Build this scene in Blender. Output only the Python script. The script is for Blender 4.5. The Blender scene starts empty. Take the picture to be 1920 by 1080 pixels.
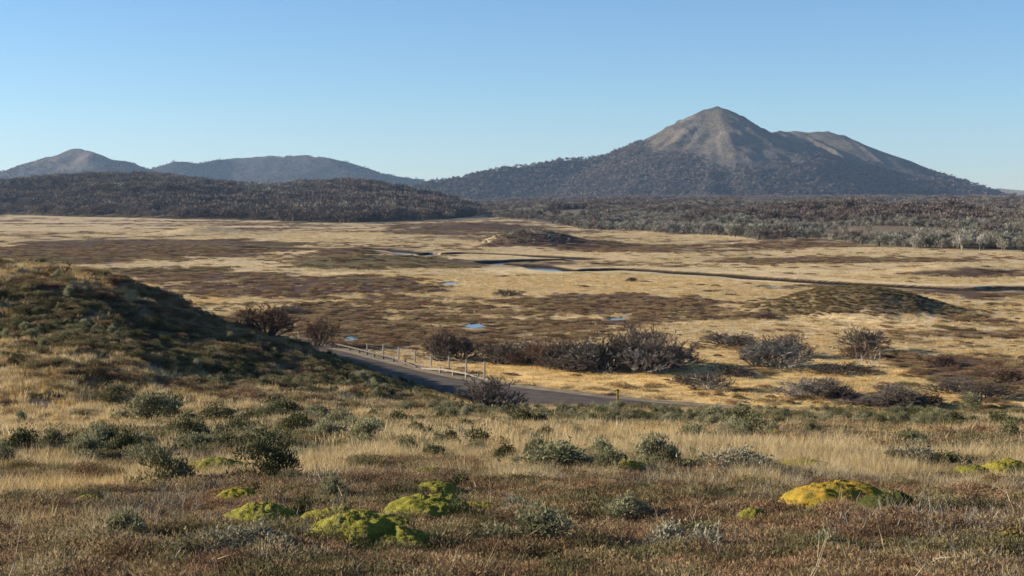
import bpy, math, random
import numpy as np
from math import radians as R, pi

SC = bpy.context.scene
COL = SC.collection
rnd = random.Random(7)

# ------------------------------------------------------------------ camera
F = 2667.0                       # focal length in photograph pixels (50 mm on 36 mm)
HV = 370.0                       # picture row of the eye level
PITCH = math.atan((540 - HV) / F)
cam = bpy.data.cameras.new('camera')
cam.lens = 50
cam.sensor_width = 36
cam.clip_start = 0.1
cam.clip_end = 40000
cam_o = bpy.data.objects.new('camera', cam)
COL.objects.link(cam_o)
cam_o.location = (0, 0, 0)
cam_o.rotation_euler = (pi / 2 - PITCH, 0, 0)
SC.camera = cam_o

# ------------------------------------------------------------------ sky and sun
SUN_EL, SUN_BACK = 17.0, -7.0    # elevation; degrees behind (negative: ahead of) a pure side light from the left
w = bpy.data.worlds.new('World')
SC.world = w
w.use_nodes = True
nt = w.node_tree
bg = nt.nodes['Background']
sky = nt.nodes.new('ShaderNodeTexSky')
sky.sky_type = 'NISHITA'
sky.sun_disc = False
sky.sun_elevation = R(SUN_EL)
sky.sun_rotation = R(270 - SUN_BACK)
sky.air_density = 1.0
sky.dust_density = 0.0
sky.ozone_density = 5.0
sky.altitude = 1000
nt.links.new(sky.outputs[0], bg.inputs[0])
bg.inputs[1].default_value = 0.071
sl = bpy.data.lights.new('sun', 'SUN')
sl.energy = 5.0
sl.angle = R(0.5)
sl.color = (1.0, 0.87, 0.70)
so = bpy.data.objects.new('sun', sl)
COL.objects.link(so)
# light travels from the left (-X), slightly behind the camera (-Y)
so.rotation_euler = (0, 0, 0)
from mathutils import Vector
sd = Vector((-math.cos(R(SUN_EL)) * math.cos(R(SUN_BACK)), -math.cos(R(SUN_EL)) * math.sin(R(SUN_BACK)), math.sin(R(SUN_EL))))
so.rotation_euler = sd.to_track_quat('Z', 'Y').to_euler()
vs = SC.view_settings
vs.view_transform = 'Standard'
vs.look = 'None'
vs.exposure = 1.18
vs.gamma = 1
vs.use_curve_mapping = False
SC.render.engine = 'CYCLES'
SC.cycles.use_denoising = True
SC.cycles.denoiser = 'OPENIMAGEDENOISE'
SC.cycles.denoising_input_passes = 'RGB_ALBEDO_NORMAL'
SC.cycles.max_bounces = 6
SC.cycles.diffuse_bounces = 3
SC.cycles.glossy_bounces = 2
SC.cycles.transmission_bounces = 3
SC.cycles.volume_bounces = 0
SC.cycles.caustics_reflective = False
SC.cycles.caustics_refractive = False

# ------------------------------------------------------------------ noise
_rs = np.random.RandomState(11)
_perm = _rs.permutation(256)
_perm = np.concatenate([_perm, _perm, _perm])
_ga = _rs.rand(256) * 2 * pi
_gx, _gy = np.cos(_ga), np.sin(_ga)


def noise(x, y):
    xi = np.floor(x).astype(np.int64)
    yi = np.floor(y).astype(np.int64)
    fx, fy = x - xi, y - yi
    xi &= 255
    yi &= 255
    u = fx * fx * fx * (fx * (fx * 6 - 15) + 10)
    v = fy * fy * fy * (fy * (fy * 6 - 15) + 10)

    def g(ix, iy, dx, dy):
        h = _perm[_perm[ix] + iy]
        return _gx[h] * dx + _gy[h] * dy
    a = g(xi, yi, fx, fy)
    b = g(xi + 1, yi, fx - 1, fy)
    c = g(xi, yi + 1, fx, fy - 1)
    d = g(xi + 1, yi + 1, fx - 1, fy - 1)
    return 1.5 * ((a + (b - a) * u) * (1 - v) + (c + (d - c) * u) * v)


def fbm(x, y, size, octs=4, seed=0.0, gain=0.5):
    x = np.asarray(x, float) / size + seed * 17.31
    y = np.asarray(y, float) / size + seed * 9.77
    s, a, t = 0.0, 1.0, 0.0
    for i in range(octs):
        s = s + a * noise(x, y)
        t += a
        a *= gain
        x = x * 2.03 + 5.2
        y = y * 2.03 + 1.3
    return s / t


def ss(a, b, x):
    t = np.clip((np.asarray(x, float) - a) / (b - a), 0, 1)
    return t * t * (3 - 2 * t)


def table(pts, lo, hi, step, blur):
    xs = np.arange(lo, hi + step, step)
    ys = np.interp(xs, [p[0] for p in pts], [p[1] for p in pts])
    if blur > 0:
        k = np.arange(-int(3 * blur / step), int(3 * blur / step) + 1) * step
        kw = np.exp(-0.5 * (k / blur) ** 2)
        kw /= kw.sum()
        ys = np.convolve(np.pad(ys, len(k) // 2, mode='edge'), kw, mode='valid')
    return lambda q: np.interp(q, xs, ys)


# ------------------------------------------------------------------ the lie of the land
VALLEY = -14.0
_slope = table([(-400, 30), (-100, 6), (-20, 0.3), (0, -1.62), (7, -1.99), (13, -2.85), (20, -3.8), (43, -7.0), (60, -9.4),
                (75, -11.55), (80, -12.3), (86, -13.35), (92, -14), (400, -14)], -400, 400, 0.25, 1.6)
_crest_px = [(0, 483), (90, 487), (150, 491), (210, 506), (270, 533), (330, 561), (380, 588), (420, 604), (470, 612),
             (540, 632), (600, 658), (650, 674), (700, 693), (760, 713), (810, 728), (900, 754), (960, 766)]
_crest = [((u - 960) / F * 80, -(v - HV) / F * 80 + 12.1 - 0.30) for u, v in _crest_px]
_crest = [(-200, 0), (-120, 5), (-70, 9.3), (-45, 9.4), (-34, 9.0)] + _crest + [(6, 0.03), (12, 0)]
_hill_fine = table(_crest, -220, 60, 0.25, 0.7)
_soft_ramp = table([(-200, 0), (-140, 4.0), (-95, 8.6), (-62, 9.3), (-44, 8.3), (8, 0.0), (60, 0)], -220, 60, 0.25, 4.0)


def _hill_soft(q):
    return np.minimum(_soft_ramp(q), _hill_fine(q) + np.where(q > -8, 0.5, 9.0))




def px_x(u, d):
    return (u - 960) / F * d


def px_z(v, d):
    return (HV - v) / F * d


MOUNDS = [  # X, Y, rx, ry, height
    (px_x(1604, 172), 172, 10.6, 8.5, 3.15),
    (px_x(985, 404), 404, 13.0, 12, 4.3),
    (px_x(1110, 404), 408, 14.0, 12, 1.6),
    (px_x(700, 308), 308, 19.0, 11, 1.3),
    (px_x(1800, 262), 262, 11.5, 8, 1.7),
    (px_x(385, 560), 560, 13, 16, 2.6),
    (px_x(640, 355), 362, 11, 8, 1.0),
    (px_x(1490, 430), 430, 16, 12, 1.5),
    (px_x(1330, 395), 395, 12, 10, 1.0),
    (px_x(860, 640), 640, 30, 20, 2.6),
]
ROAD = np.array([(75, 80, -14.6), (50, 83, -14.5), (32, 86, -14.35), (20, 89.5, -14.15), (10.2, 93.2, -13.98), (4.5, 95.6, -13.75),
                 (-0.4, 98.8, -13.62), (-4.6, 103, -13.62), (-8.2, 108, -13.66), (-14, 118.5, -13.7), (-19, 128, -13.75), (-30, 146, -13.8), (-48, 170, -13.9), (-75, 200, -14)])


def resample(P, step):
    P = np.asarray(P, float)
    # Catmull-Rom through the points
    out = []
    for i in range(len(P) - 1):
        p0, p1, p2, p3 = P[max(i - 1, 0)], P[i], P[i + 1], P[min(i + 2, len(P) - 1)]
        n = max(2, int(np.linalg.norm(p2 - p1) / step))
        for k in range(n):
            t = k / n
            out.append(0.5 * ((2 * p1) + (-p0 + p2) * t + (2 * p0 - 5 * p1 + 4 * p2 - p3) * t * t + (-p0 + 3 * p1 - 3 * p2 + p3) * t ** 3))
    out.append(P[-1])
    return np.array(out)


ROADP = resample(ROAD, 1.0)
RIVER_PX = [(2150, 528), (1990, 536), (1885, 539), (1840, 543), (1740, 537), (1600, 531), (1400, 519), (1240, 508), (1180, 503), (1060, 506),
            (1000, 497), (920, 492), (1010, 486), (1100, 484), (1010, 479), (890, 474), (800, 475), (700, 466), (620, 468), (480, 462)]
RIVER = resample([((u - 960) / F * (-VALLEY * F / (v - HV)), -VALLEY * F / (v - HV), 0) for u, v in RIVER_PX], 2.0)
POOLS = [  # u, v, half width px, half height px, lowering
    (890, 610, 17, 3.6), (655, 634, 13, 4.0), (845, 530, 15, 2.2), (1155, 597, 17, 2.4), (1446, 537.5, 18, 2.2),
    (1885, 540.5, 44, 3.6), (808, 476, 20, 2.6), (1010, 491, 14, 0.7)]
POOLW = []
for u, v, a, b in POOLS:
    d0 = -VALLEY * F / (v + b - HV)
    d1 = -VALLEY * F / (v - b - HV)
    dm = (d0 + d1) / 2
    POOLW.append((px_x(u, dm), dm, a / F * dm, (d1 - d0) / 2))


def dist_poly(x, y, P, reach):
    """distance to a polyline and the index of the nearest point, only near it"""
    d = np.full(x.shape, 1e9)
    idx = np.zeros(x.shape, int)
    m = (x > P[:, 0].min() - reach) & (x < P[:, 0].max() + reach) & (y > P[:, 1].min() - reach) & (y < P[:, 1].max() + reach)
    ii = np.nonzero(m)[0]
    for k in range(0, len(ii), 20000):
        j = ii[k:k + 20000]
        q = (x[j, None] - P[None, :, 0]) ** 2 + (y[j, None] - P[None, :, 1]) ** 2
        a = q.argmin(1)
        d[j] = np.sqrt(q[np.arange(len(j)), a])
        idx[j] = a
    return d, idx


def rise(x, y):
    """the wooded plateau that climbs gently towards the mountain on the right"""
    r = np.hypot(x, y)
    u = 960 + F * x / np.maximum(y, 1)
    front = np.interp(u, [700, 930, 1000, 1180, 1350, 1450, 1540, 1600, 1900, 2400], [1500, 980, 780, 560, 500, 455, 500, 415, 385, 360])
    wt = ss(760, 1050, u) * (y > 1)
    t = np.clip((r - front) / 2300, 0, 1)
    return wt * (t * 11.5 + ss(0, 0.03, t) * 0.8 + ss(0, 0.1, t) * (6.0 * fbm(x, y, 150, 3, 4.4) + 5.0 * np.exp(-(((x - 132) / 34) ** 2 + ((y - 690) / 60) ** 2)) + 5.5 * np.exp(-(((x - 175) / 45) ** 2 + ((y - 640) / 55) ** 2))))


def height(x, y, detail=True):
    x = np.asarray(x, float).ravel()
    y = np.asarray(y, float).ravel()
    z = _slope(y)
    # hill on the left with a sharp right-hand shoulder
    hf, hs = _hill_fine(x), _hill_soft(x)
    wide = ss(48, 80, y) * (1 - ss(83, 104 + 44 * ss(-12, -22, x), y))
    narrow = ss(62, 80, y) * (1 - ss(82, 100 + 25 * ss(-12, -22, x), y))
    z = z + hs * wide + (hf - hs) * narrow
    # the hill runs on behind its crest, falling slowly
    ys_ = np.maximum(y, 60)
    zl = (_hill_fine(x * 80 / ys_) - 12.1) * ys_ / 80 - 0.1 - 0.006 * np.maximum(y - 80, 0)
    back = np.clip(zl + 14, 0, 12) * ss(78, 83, y) * (1 - ss(118, 168, y))
    z = np.where(y > 78, np.maximum(z, -14 + back), z)
    # a lower spur in front of it
    sx = (x + 19.5 - 0.10 * (y - 62)) / 5.0
    z = z + 1.1 * np.exp(-((y - 62) / 5.5) ** 2) * np.where(sx < 0, np.exp(-(sx / 2.2) ** 2), np.exp(-(sx / 0.85) ** 2))
    # valley floor
    vw = ss(96, 150, y)
    z = z + vw * (0.30 * fbm(x, y, 70, 3, 1.0) + 0.16 * fbm(x, y, 14, 3, 2.0))
    z = z + rise(x, y)
    for (mx, my, rx, ry, mh) in MOUNDS:
        q = ((x - mx) / rx) ** 2 + ((y - my) / ry) ** 2
        m = q < 9
        if m.any():
            qq = q[m] * (1 + 0.30 * fbm(x[m], y[m], rx * 0.7, 3, 6.0))
            z[m] += mh * 1.03 * np.exp(-qq ** 1.25)
    # hummocks on the slope in front
    nw = 1 - ss(88, 105, y)
    hum = fbm(x, y, 2.6, 2, 3.0)
    big = fbm(x, y, 11.0, 2, 3.7)
    fade = ss(4.5, 9, y) + (y < 0)
    hillw = ss(30, 55, y) * ss(-2, -8, x)
    z = z + nw * fade * ((0.10 + 0.07 * ss(30, 15, y)) * np.maximum(hum, -0.25) * (1 + 1.2 * hillw) + (0.20 + 0.35 * hillw) * big)
    # road bench
    d, i = dist_poly(x, y, ROADP, 14)
    m = d < 14
    if m.any():
        rz = ROADP[i[m], 2] - 0.08
        t = 1 - ss(3.3, 8.5, d[m])
        z[m] = z[m] * (1 - t) + rz * t
    # river channel
    d, i = dist_poly(x, y, RIVER, 14)
    m = d < 11
    if m.any():
        wob = 4.0 + 2.4 * fbm(x[m], y[m], 25, 2, 8.0)
        cut = 1 - ss(wob - 1.3, wob + 1.0, d[m])
        z[m] = z[m] + (-14.95 - z[m]) * cut
    for (px, py, a, b) in POOLW:
        q = np.hypot((x - px) / a, (y - py) / b)
        m = q < 2
        if m.any():
            qq = q[m] + 0.22 * fbm(x[m], y[m], a * 0.8, 2, 5.0)
            cut = 1 - ss(0.95, 1.25, qq)
            z[m] = z[m] + (-14.75 - z[m]) * cut
            z[m] = z[m] + (-14.03 - z[m]) * np.where(qq > 1.1, 1 - ss(1.25, 1.8, qq), 0)
    return z


def at(u, v, dmin=5.0, dmax=3000.0):
    """the ground point seen at a pixel of the photograph"""
    d = np.geomspace(dmin, dmax, 1500)
    g = height(px_x(u, d), d)
    ray = px_z(v, d)
    k = np.nonzero(ray <= g)[0]
    if len(k) == 0:
        return px_x(u, dmax), dmax, VALLEY
    k = k[0]
    if k == 0:
        dd = d[0]
    else:
        a0, a1 = ray[k - 1] - g[k - 1], ray[k] - g[k]
        dd = d[k - 1] + (d[k] - d[k - 1]) * a0 / (a0 - a1)
    xx = px_x(u, dd)
    return xx, dd, float(height([xx], [dd])[0])


# ------------------------------------------------------------------ what grows where
def patch_list(L):
    out = []
    for (u, v, ru, rv, val) in L:
        x, d, _ = at(u, v)
        d0 = at(u, v + rv)[1]
        d1 = at(u, max(v - rv, 412 if d > 150 else v - rv))[1]
        ry = min(max((d1 - d0) / 2, 0.3), d * 0.35)
        out.append((x, d, ru / F * d, ry, val))
    return out


HEATH = patch_list([
    (250, 466, 330, 20, 1.0), (600, 536, 260, 20, .75), (1150, 568, 190, 17, .95), (330, 515, 220, 12, .30), (700, 484, 170, 14, .45),
    (1840, 700, 130, 38, 1.0), (1600, 487, 270, 5, .75), (1830, 597, 60, 9, .4), (1800, 626, 150, 9, .35), (930, 622, 330, 24, .22),
    (560, 598, 150, 26, .45), (760, 640, 190, 26, .35), (640, 467, 60, 4, .5), (1600, 562, 150, 20, .42), (1830, 512, 110, 9, .6),
    (985, 450, 90, 14, .7), (1130, 455, 110, 8, .5), (860, 420, 160, 9, .45), (1450, 462, 160, 5, .35), (500, 430, 200, 3, .4),
    (1550, 608, 260, 14, -1.0), (1290, 735, 330, 42, -1.2), (930, 518, 150, 16, -.7), (1430, 515, 420, 18, -.45), (1100, 482, 250, 10, -.35),
    (250, 428, 420, 5, -.25), (1700, 470, 260, 7, -.4), (1100, 540, 250, 10, -.4), (700, 508, 300, 6, -.35), (1500, 640, 120, 16, -.2),
    (640, 445, 260, 9, -.25),
    # slope in front
    (1000, 1000, 1200, 90, .42), (700, 900, 120, 16, .3), (1250, 885, 200, 14, .25), (1000, 925, 120, 12, -.3), (300, 935, 160, 12, -.3), (1350, 940, 130, 14, -.25), (560, 930, 90, 12, -.3), (1690, 800, 280, 24, .28), (1750, 845, 230, 20, .10), (1060, 838, 300, 26, -.6), (470, 835, 220, 34, .40), (760, 790, 200, 16, .25), (1250, 800, 260, 12, .3), (1620, 1030, 200, 50, .3), (120, 800, 170, 30, -.75), (60, 890, 160, 14, -.5),
    (1350, 862, 260, 12, -.35), (1640, 832, 320, 34, .36), (150, 905, 200, 14, .2), (1560, 772, 330, 10, -.6), (560, 905, 200, 18, -.35), (330, 650, 330, 55, .35), (130, 522, 190, 14, -.45), (330, 600, 120, 14, -.3), (480, 735, 220, 25, .3),
    (230, 690, 280, 14, -.25), (700, 785, 160, 14, -.2), (1800, 1000, 120, 40, .3), (1840, 930, 100, 30, .2)])
GREEN = patch_list([(250, 640, 330, 45, .8), (90, 620, 160, 40, .4), (760, 730, 180, 25, .6), (1050, 785, 260, 10, .6), (700, 484, 170, 14, .6), (420, 810, 200, 30, .5), (1600, 775, 250, 14, .45),
                    (1800, 780, 150, 18, .5), (250, 860, 250, 25, .4), (1060, 890, 120, 15, .5), (1600, 566, 170, 24, .30), (300, 505, 220, 6, .4), (560, 830, 260, 38, .8), (1200, 800, 260, 12, .4), (1650, 800, 240, 20, .5),
                    (470, 985, 300, 60, .3), (1060, 1030, 300, 40, .35), (1280, 1040, 150, 30, .3)])


def blobs(x, y, L, soft=1.5):
    s = np.zeros(x.shape)
    for (px, py, rx, ry, val) in L:
        q = np.hypot((x - px) / rx, (y - py) / ry)
        m = q < 1.9
        if m.any():
            qq = q[m] + 0.35 * fbm(x[m], y[m], max(rx, ry) * 0.5, 3, px * .01) + 0.30 * fbm(x[m], y[m], max(min(rx, ry) * 0.6, 1.5), 3, px * .02)
            s[m] += val * (1 - ss(0.65, 1.25, qq))
    return s


def cover(x, y):
    """heath 0..1, green 0..1 at a place on the ground"""
    x = np.asarray(x, float)
    y = np.asarray(y, float)
    r = np.hypot(x, y)
    n = np.where(r < 105, 0.95 * fbm(x, y, 3.2, 4, 12.0) + 0.6 * fbm(x, y, 12, 2, 12.5), 0.6 * fbm(x, y, 9, 4, 13.0) + 0.8 * fbm(x, y, 45, 4, 14.0) + 0.5 * ss(300, 600, r) * fbm(x, y, 90, 3, 14.5))
    h = 0.45 + 0.85 * n + blobs(x, y, HEATH) + 0.22 * ss(16, 11, r) + np.where(r < 75, 0.55 * fbm(x, y, np.where(r < 24, 0.9, 1.9), 2, 12.9), 0)
    h = ss(0.28, 0.80, h)
    g = 0.25 + 0.9 * fbm(x, y, np.where(r < 105, 7.0, 45.0), 3, 15.0) + blobs(x, y, GREEN)
    return h, ss(0.25, 0.85, g)


# ------------------------------------------------------------------ materials
def new_mat(name):
    m = bpy.data.materials.new(name)
    m.use_nodes = True
    n = m.node_tree.nodes
    for x in list(n):
        if x.type != 'OUTPUT_MATERIAL':
            n.remove(x)
    out = [x for x in n if x.type == 'OUTPUT_MATERIAL'][0]
    return m, m.node_tree, out


def N(t, typ, **kw):
    n = t.nodes.new(typ)
    for k, v in kw.items():
        if k in ('inp',):
            for a, b in v.items():
                n.inputs[a].default_value = b
        else:
            setattr(n, k, v)
    return n


def ramp(t, cols, interp='LINEAR'):
    r = t.nodes.new('ShaderNodeValToRGB')
    r.color_ramp.interpolation = interp
    e = r.color_ramp.elements
    while len(e) > 1:
        e.remove(e[-1])
    e[0].position = cols[0][0]
    e[0].color = (*cols[0][1], 1)
    for p, c in cols[1:]:
        k = e.new(p)
        k.color = (*c, 1)
    return r


def plant_mat(name, cols, rough=0.9, transl=0.0, nscale=0.0, spec=0.1):
    """each plant picks its own tone; fine patchiness inside a plant"""
    m, t, out = new_mat(name)
    oi = N(t, 'ShaderNodeObjectInfo')
    geo = N(t, 'ShaderNodeNewGeometry')
    src = oi.outputs['Random']
    add = N(t, 'ShaderNodeMath', operation='MULTIPLY_ADD', inp={1: 0.30, 2: 0.0})
    t.links.new(geo.outputs['Random Per Island'], add.inputs[0])
    mul = N(t, 'ShaderNodeMath', operation='MULTIPLY_ADD', inp={1: 0.70})
    t.links.new(src, mul.inputs[0])
    t.links.new(add.outputs[0], mul.inputs[2])
    r = ramp(t, cols)
    t.links.new(mul.outputs[0], r.inputs[0])
    p = N(t, 'ShaderNodeBsdfPrincipled')
    p.inputs['Roughness'].default_value = rough
    p.inputs['Specular IOR Level'].default_value = spec
    t.links.new(r.outputs[0], p.inputs['Base Color'])
    sh = p.outputs[0]
    if transl > 0:
        tr = N(t, 'ShaderNodeBsdfTranslucent')
        t.links.new(r.outputs[0], tr.inputs[0])
        mx = N(t, 'ShaderNodeMixShader', inp={0: transl})
        t.links.new(sh, mx.inputs[1])
        t.links.new(tr.outputs[0], mx.inputs[2])
        sh = mx.outputs[0]
    t.links.new(sh, out.inputs['Surface'])
    return m


def ground_mat(name, fine=1.0, bump=0.5, attr=True, base=(0.2, 0.15, 0.1)):
    m, t, out = new_mat(name)
    tc = N(t, 'ShaderNodeTexCoord')
    a = N(t, 'ShaderNodeAttribute', attribute_name='tint')
    n1 = N(t, 'ShaderNodeTexNoise', inp={'Scale': 0.55 * fine, 'Detail': 7.0, 'Roughness': 0.65})
    n2 = N(t, 'ShaderNodeTexNoise', inp={'Scale': 5.0 * fine, 'Detail': 6.0, 'Roughness': 0.7})
    for n in (n1, n2):
        t.links.new(tc.outputs['Object'], n.inputs['Vector'])
    r1 = ramp(t, [(0.25, (0.55, 0.52, 0.50)), (0.5, (1, 1, 1)), (0.75, (1.35, 1.32, 1.2))])
    r2 = ramp(t, [(0.3, (0.55, 0.53, 0.5)), (0.52, (1, 1, 1)), (0.72, (1.4, 1.38, 1.3))])
    t.links.new(n1.outputs[0], r1.inputs[0])
    t.links.new(n2.outputs[0], r2.inputs[0])
    m1 = N(t, 'ShaderNodeMix', data_type='RGBA', blend_type='MULTIPLY', inp={0: 1.0})
    m2 = N(t, 'ShaderNodeMix', data_type='RGBA', blend_type='MULTIPLY', inp={0: 1.0})
    t.links.new(a.outputs['Color'], m1.inputs[6])
    t.links.new(r1.outputs[0], m1.inputs[7])
    t.links.new(m1.outputs[2], m2.inputs[6])
    t.links.new(r2.outputs[0], m2.inputs[7])
    p = N(t, 'ShaderNodeBsdfPrincipled')
    p.inputs['Roughness'].default_value = 0.95
    p.inputs['Specular IOR Level'].default_value = 0.05
    t.links.new(m2.outputs[2], p.inputs['Base Color'])
    b = N(t, 'ShaderNodeBump', inp={'Strength': bump, 'Distance': 0.25 / fine})
    ad = N(t, 'ShaderNodeMath', operation='ADD')
    t.links.new(n1.outputs[0], ad.inputs[0])
    t.links.new(n2.outputs[0], ad.inputs[1])
    t.links.new(ad.outputs[0], b.inputs['Height'])
    t.links.new(b.outputs[0], p.inputs['Normal'])
    t.links.new(p.outputs[0], out.inputs['Surface'])
    return m


M = {}
M['ground'] = ground_mat('moorland')
M['far'] = ground_mat('far_slopes', fine=0.02, bump=0.6)
M['straw'] = plant_mat('straw_grass', [(0, (0.32, 0.23, 0.11)), (0.35, (0.45, 0.345, 0.175)), (0.7, (0.56, 0.45, 0.25)), (1, (0.64, 0.55, 0.36))], transl=0.45)
M['golden'] = plant_mat('golden_grass', [(0, (0.42, 0.27, 0.10)), (0.5, (0.56, 0.385, 0.155)), (1, (0.66, 0.50, 0.24))], transl=0.45)
M['heath'] = plant_mat('heath', [(0, (0.055, 0.040, 0.026)), (0.2, (0.13, 0.082, 0.048)), (0.42, (0.24, 0.140, 0.075)), (0.6, (0.33, 0.225, 0.125)), (0.8, (0.24, 0.195, 0.085)), (1, (0.44, 0.36, 0.24))], transl=0.3)
M['greenheath'] = plant_mat('green_heath', [(0, (0.060, 0.050, 0.024)), (0.4, (0.130, 0.110, 0.050)), (0.75, (0.20, 0.168, 0.080)), (1, (0.29, 0.235, 0.125))], transl=0.3)
M['greyleaf'] = plant_mat('grey_green_leaf', [(0, (0.10, 0.10, 0.055)), (0.45, (0.20, 0.195, 0.105)), (0.8, (0.29, 0.275, 0.16)), (1, (0.38, 0.36, 0.25))], transl=0.3)
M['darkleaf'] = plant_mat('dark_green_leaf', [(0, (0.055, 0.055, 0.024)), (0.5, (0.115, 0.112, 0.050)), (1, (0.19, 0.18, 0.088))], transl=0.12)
M['paleleaf'] = plant_mat('pale_grey_leaf', [(0, (0.14, 0.13, 0.085)), (0.5, (0.26, 0.24, 0.165)), (1, (0.42, 0.385, 0.28))], transl=0.25)
M['twig'] = plant_mat('bare_twig', [(0, (0.075, 0.058, 0.046)), (0.5, (0.14, 0.112, 0.088)), (1, (0.23, 0.19, 0.15))])
M['redtwig'] = plant_mat('red_brown_twig', [(0, (0.09, 0.052, 0.035)), (0.5, (0.16, 0.095, 0.062)), (1, (0.24, 0.155, 0.10))])
M['greytwig'] = plant_mat('grey_twig', [(0, (0.085, 0.078, 0.065)), (0.5, (0.16, 0.15, 0.125)), (1, (0.30, 0.285, 0.25))])
M['deadwood'] = plant_mat('dead_wood', [(0, (0.22, 0.20, 0.18)), (1, (0.42, 0.40, 0.36))])
M['bark'] = plant_mat('bark', [(0, (0.06, 0.05, 0.042)), (1, (0.15, 0.13, 0.11))])
M['forest_dark'] = plant_mat('bare_wood_crown', [(0, (0.07, 0.056, 0.050)), (0.4, (0.12, 0.096, 0.083)), (0.75, (0.17, 0.135, 0.108)), (1, (0.22, 0.18, 0.14))])
M['forest_pale'] = plant_mat('lichen_grey_crown', [(0, (0.10, 0.092, 0.070)), (0.4, (0.19, 0.178, 0.135)), (0.8, (0.28, 0.265, 0.21)), (1, (0.40, 0.38, 0.32))])
M['stalk'] = plant_mat('dry_stalk', [(0, (0.20, 0.15, 0.09)), (0.5, (0.38, 0.30, 0.19)), (1, (0.55, 0.47, 0.35))], transl=0.1)


def simple(name, col, rough=0.8, nscale=8.0, var=0.35, bump=0.2, metal=0.0, spec=0.3):
    m, t, out = new_mat(name)
    tc = N(t, 'ShaderNodeTexCoord')
    n1 = N(t, 'ShaderNodeTexNoise', inp={'Scale': nscale, 'Detail': 8.0, 'Roughness': 0.7})
    t.links.new(tc.outputs['Object'], n1.inputs['Vector'])
    lo = tuple(c * (1 - var) for c in col)
    hi = tuple(min(1, c * (1 + var)) for c in col)
    r = ramp(t, [(0.3, lo), (0.7, hi)])
    t.links.new(n1.outputs[0], r.inputs[0])
    p = N(t, 'ShaderNodeBsdfPrincipled')
    p.inputs['Roughness'].default_value = rough
    p.inputs['Metallic'].default_value = metal
    p.inputs['Specular IOR Level'].default_value = spec
    t.links.new(r.outputs[0], p.inputs['Base Color'])
    b = N(t, 'ShaderNodeBump', inp={'Strength': bump, 'Distance': 0.02})
    t.links.new(n1.outputs[0], b.inputs['Height'])
    t.links.new(b.outputs[0], p.inputs['Normal'])
    t.links.new(p.outputs[0], out.inputs['Surface'])
    return m


M['road'] = simple('gravel_road', (0.100, 0.080, 0.062), 0.95, 0.9, 0.45, 0.6, spec=0.1)
M['verge'] = simple('gravel_verge', (0.24, 0.185, 0.12), 0.95, 1.2, 0.45, 0.6, spec=0.1)
M['steel'] = simple('galvanised_steel', (0.25, 0.23, 0.20), 0.8, 1.5, 0.35, 0.05, metal=0.0, spec=0.4)
M['postwood'] = simple('weathered_post', (0.30, 0.27, 0.235), 0.9, 12.0, 0.3, 0.3)
M['wire'] = simple('fence_wire', (0.25, 0.24, 0.23), 0.6, 10, 0.1, 0.0)
M['yellow'] = simple('yellow_paint', (0.72, 0.40, 0.05), 0.6, 12.0, 0.15, 0.1)
M['black'] = simple('black_band', (0.03, 0.03, 0.03), 0.6, 12.0, 0.2, 0.1)
M['rock'] = simple('grey_rock', (0.28, 0.26, 0.23), 0.9, 0.5, 0.4, 0.6)


def water_mat():
    m, t, out = new_mat('water')
    p = N(t, 'ShaderNodeBsdfPrincipled')
    p.inputs['Base Color'].default_value = (0.05, 0.075, 0.08, 1)
    p.inputs['Roughness'].default_value = 0.12
    p.inputs['IOR'].default_value = 1.33
    tc = N(t, 'ShaderNodeTexCoord')
    n = N(t, 'ShaderNodeTexNoise', inp={'Scale': 1.5, 'Detail': 3.0})
    b = N(t, 'ShaderNodeBump', inp={'Strength': 0.015, 'Distance': 0.1})
    t.links.new(tc.outputs['Object'], n.inputs['Vector'])
    t.links.new(n.outputs[0], b.inputs['Height'])
    t.links.new(b.outputs[0], p.inputs['Normal'])
    t.links.new(p.outputs[0], out.inputs['Surface'])
    return m


M['water'] = water_mat()


def moss_mat(name, a, b, c):
    m, t, out = new_mat(name)
    tc = N(t, 'ShaderNodeTexCoord')
    n1 = N(t, 'ShaderNodeTexNoise', inp={'Scale': 7.0, 'Detail': 6.0, 'Roughness': 0.65})
    v = N(t, 'ShaderNodeTexVoronoi', inp={'Scale': 85.0})
    n3 = N(t, 'ShaderNodeTexNoise', inp={'Scale': 130.0, 'Detail': 3.0})
    for n in (n1, v, n3):
        t.links.new(tc.outputs['Object'], n.inputs['Vector'])
    r = ramp(t, [(0.28, a), (0.5, b), (0.72, c)])
    t.links.new(n1.outputs[0], r.inputs[0])
    r2 = ramp(t, [(0.0, (1.25, 1.25, 1.1)), (0.55, (0.72, 0.72, 0.72))])
    t.links.new(v.outputs['Distance'], r2.inputs[0])
    mx = N(t, 'ShaderNodeMix', data_type='RGBA', blend_type='MULTIPLY', inp={0: 0.8})
    t.links.new(r.outputs[0], mx.inputs[6])
    t.links.new(r2.outputs[0], mx.inputs[7])
    p = N(t, 'ShaderNodeBsdfPrincipled')
    p.inputs['Roughness'].default_value = 0.95
    p.inputs['Specular IOR Level'].default_value = 0.1
    t.links.new(mx.outputs[2], p.inputs['Base Color'])
    bm = N(t, 'ShaderNodeBump', inp={'Strength': 0.6, 'Distance': 0.012})
    ad = N(t, 'ShaderNodeMath', operation='SUBTRACT')
    t.links.new(n3.outputs[0], ad.inputs[0])
    t.links.new(v.outputs['Distance'], ad.inputs[1])
    t.links.new(ad.outputs[0], bm.inputs['Height'])
    t.links.new(bm.outputs[0], p.inputs['Normal'])
    t.links.new(p.outputs[0], out.inputs['Surface'])
    return m


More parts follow.
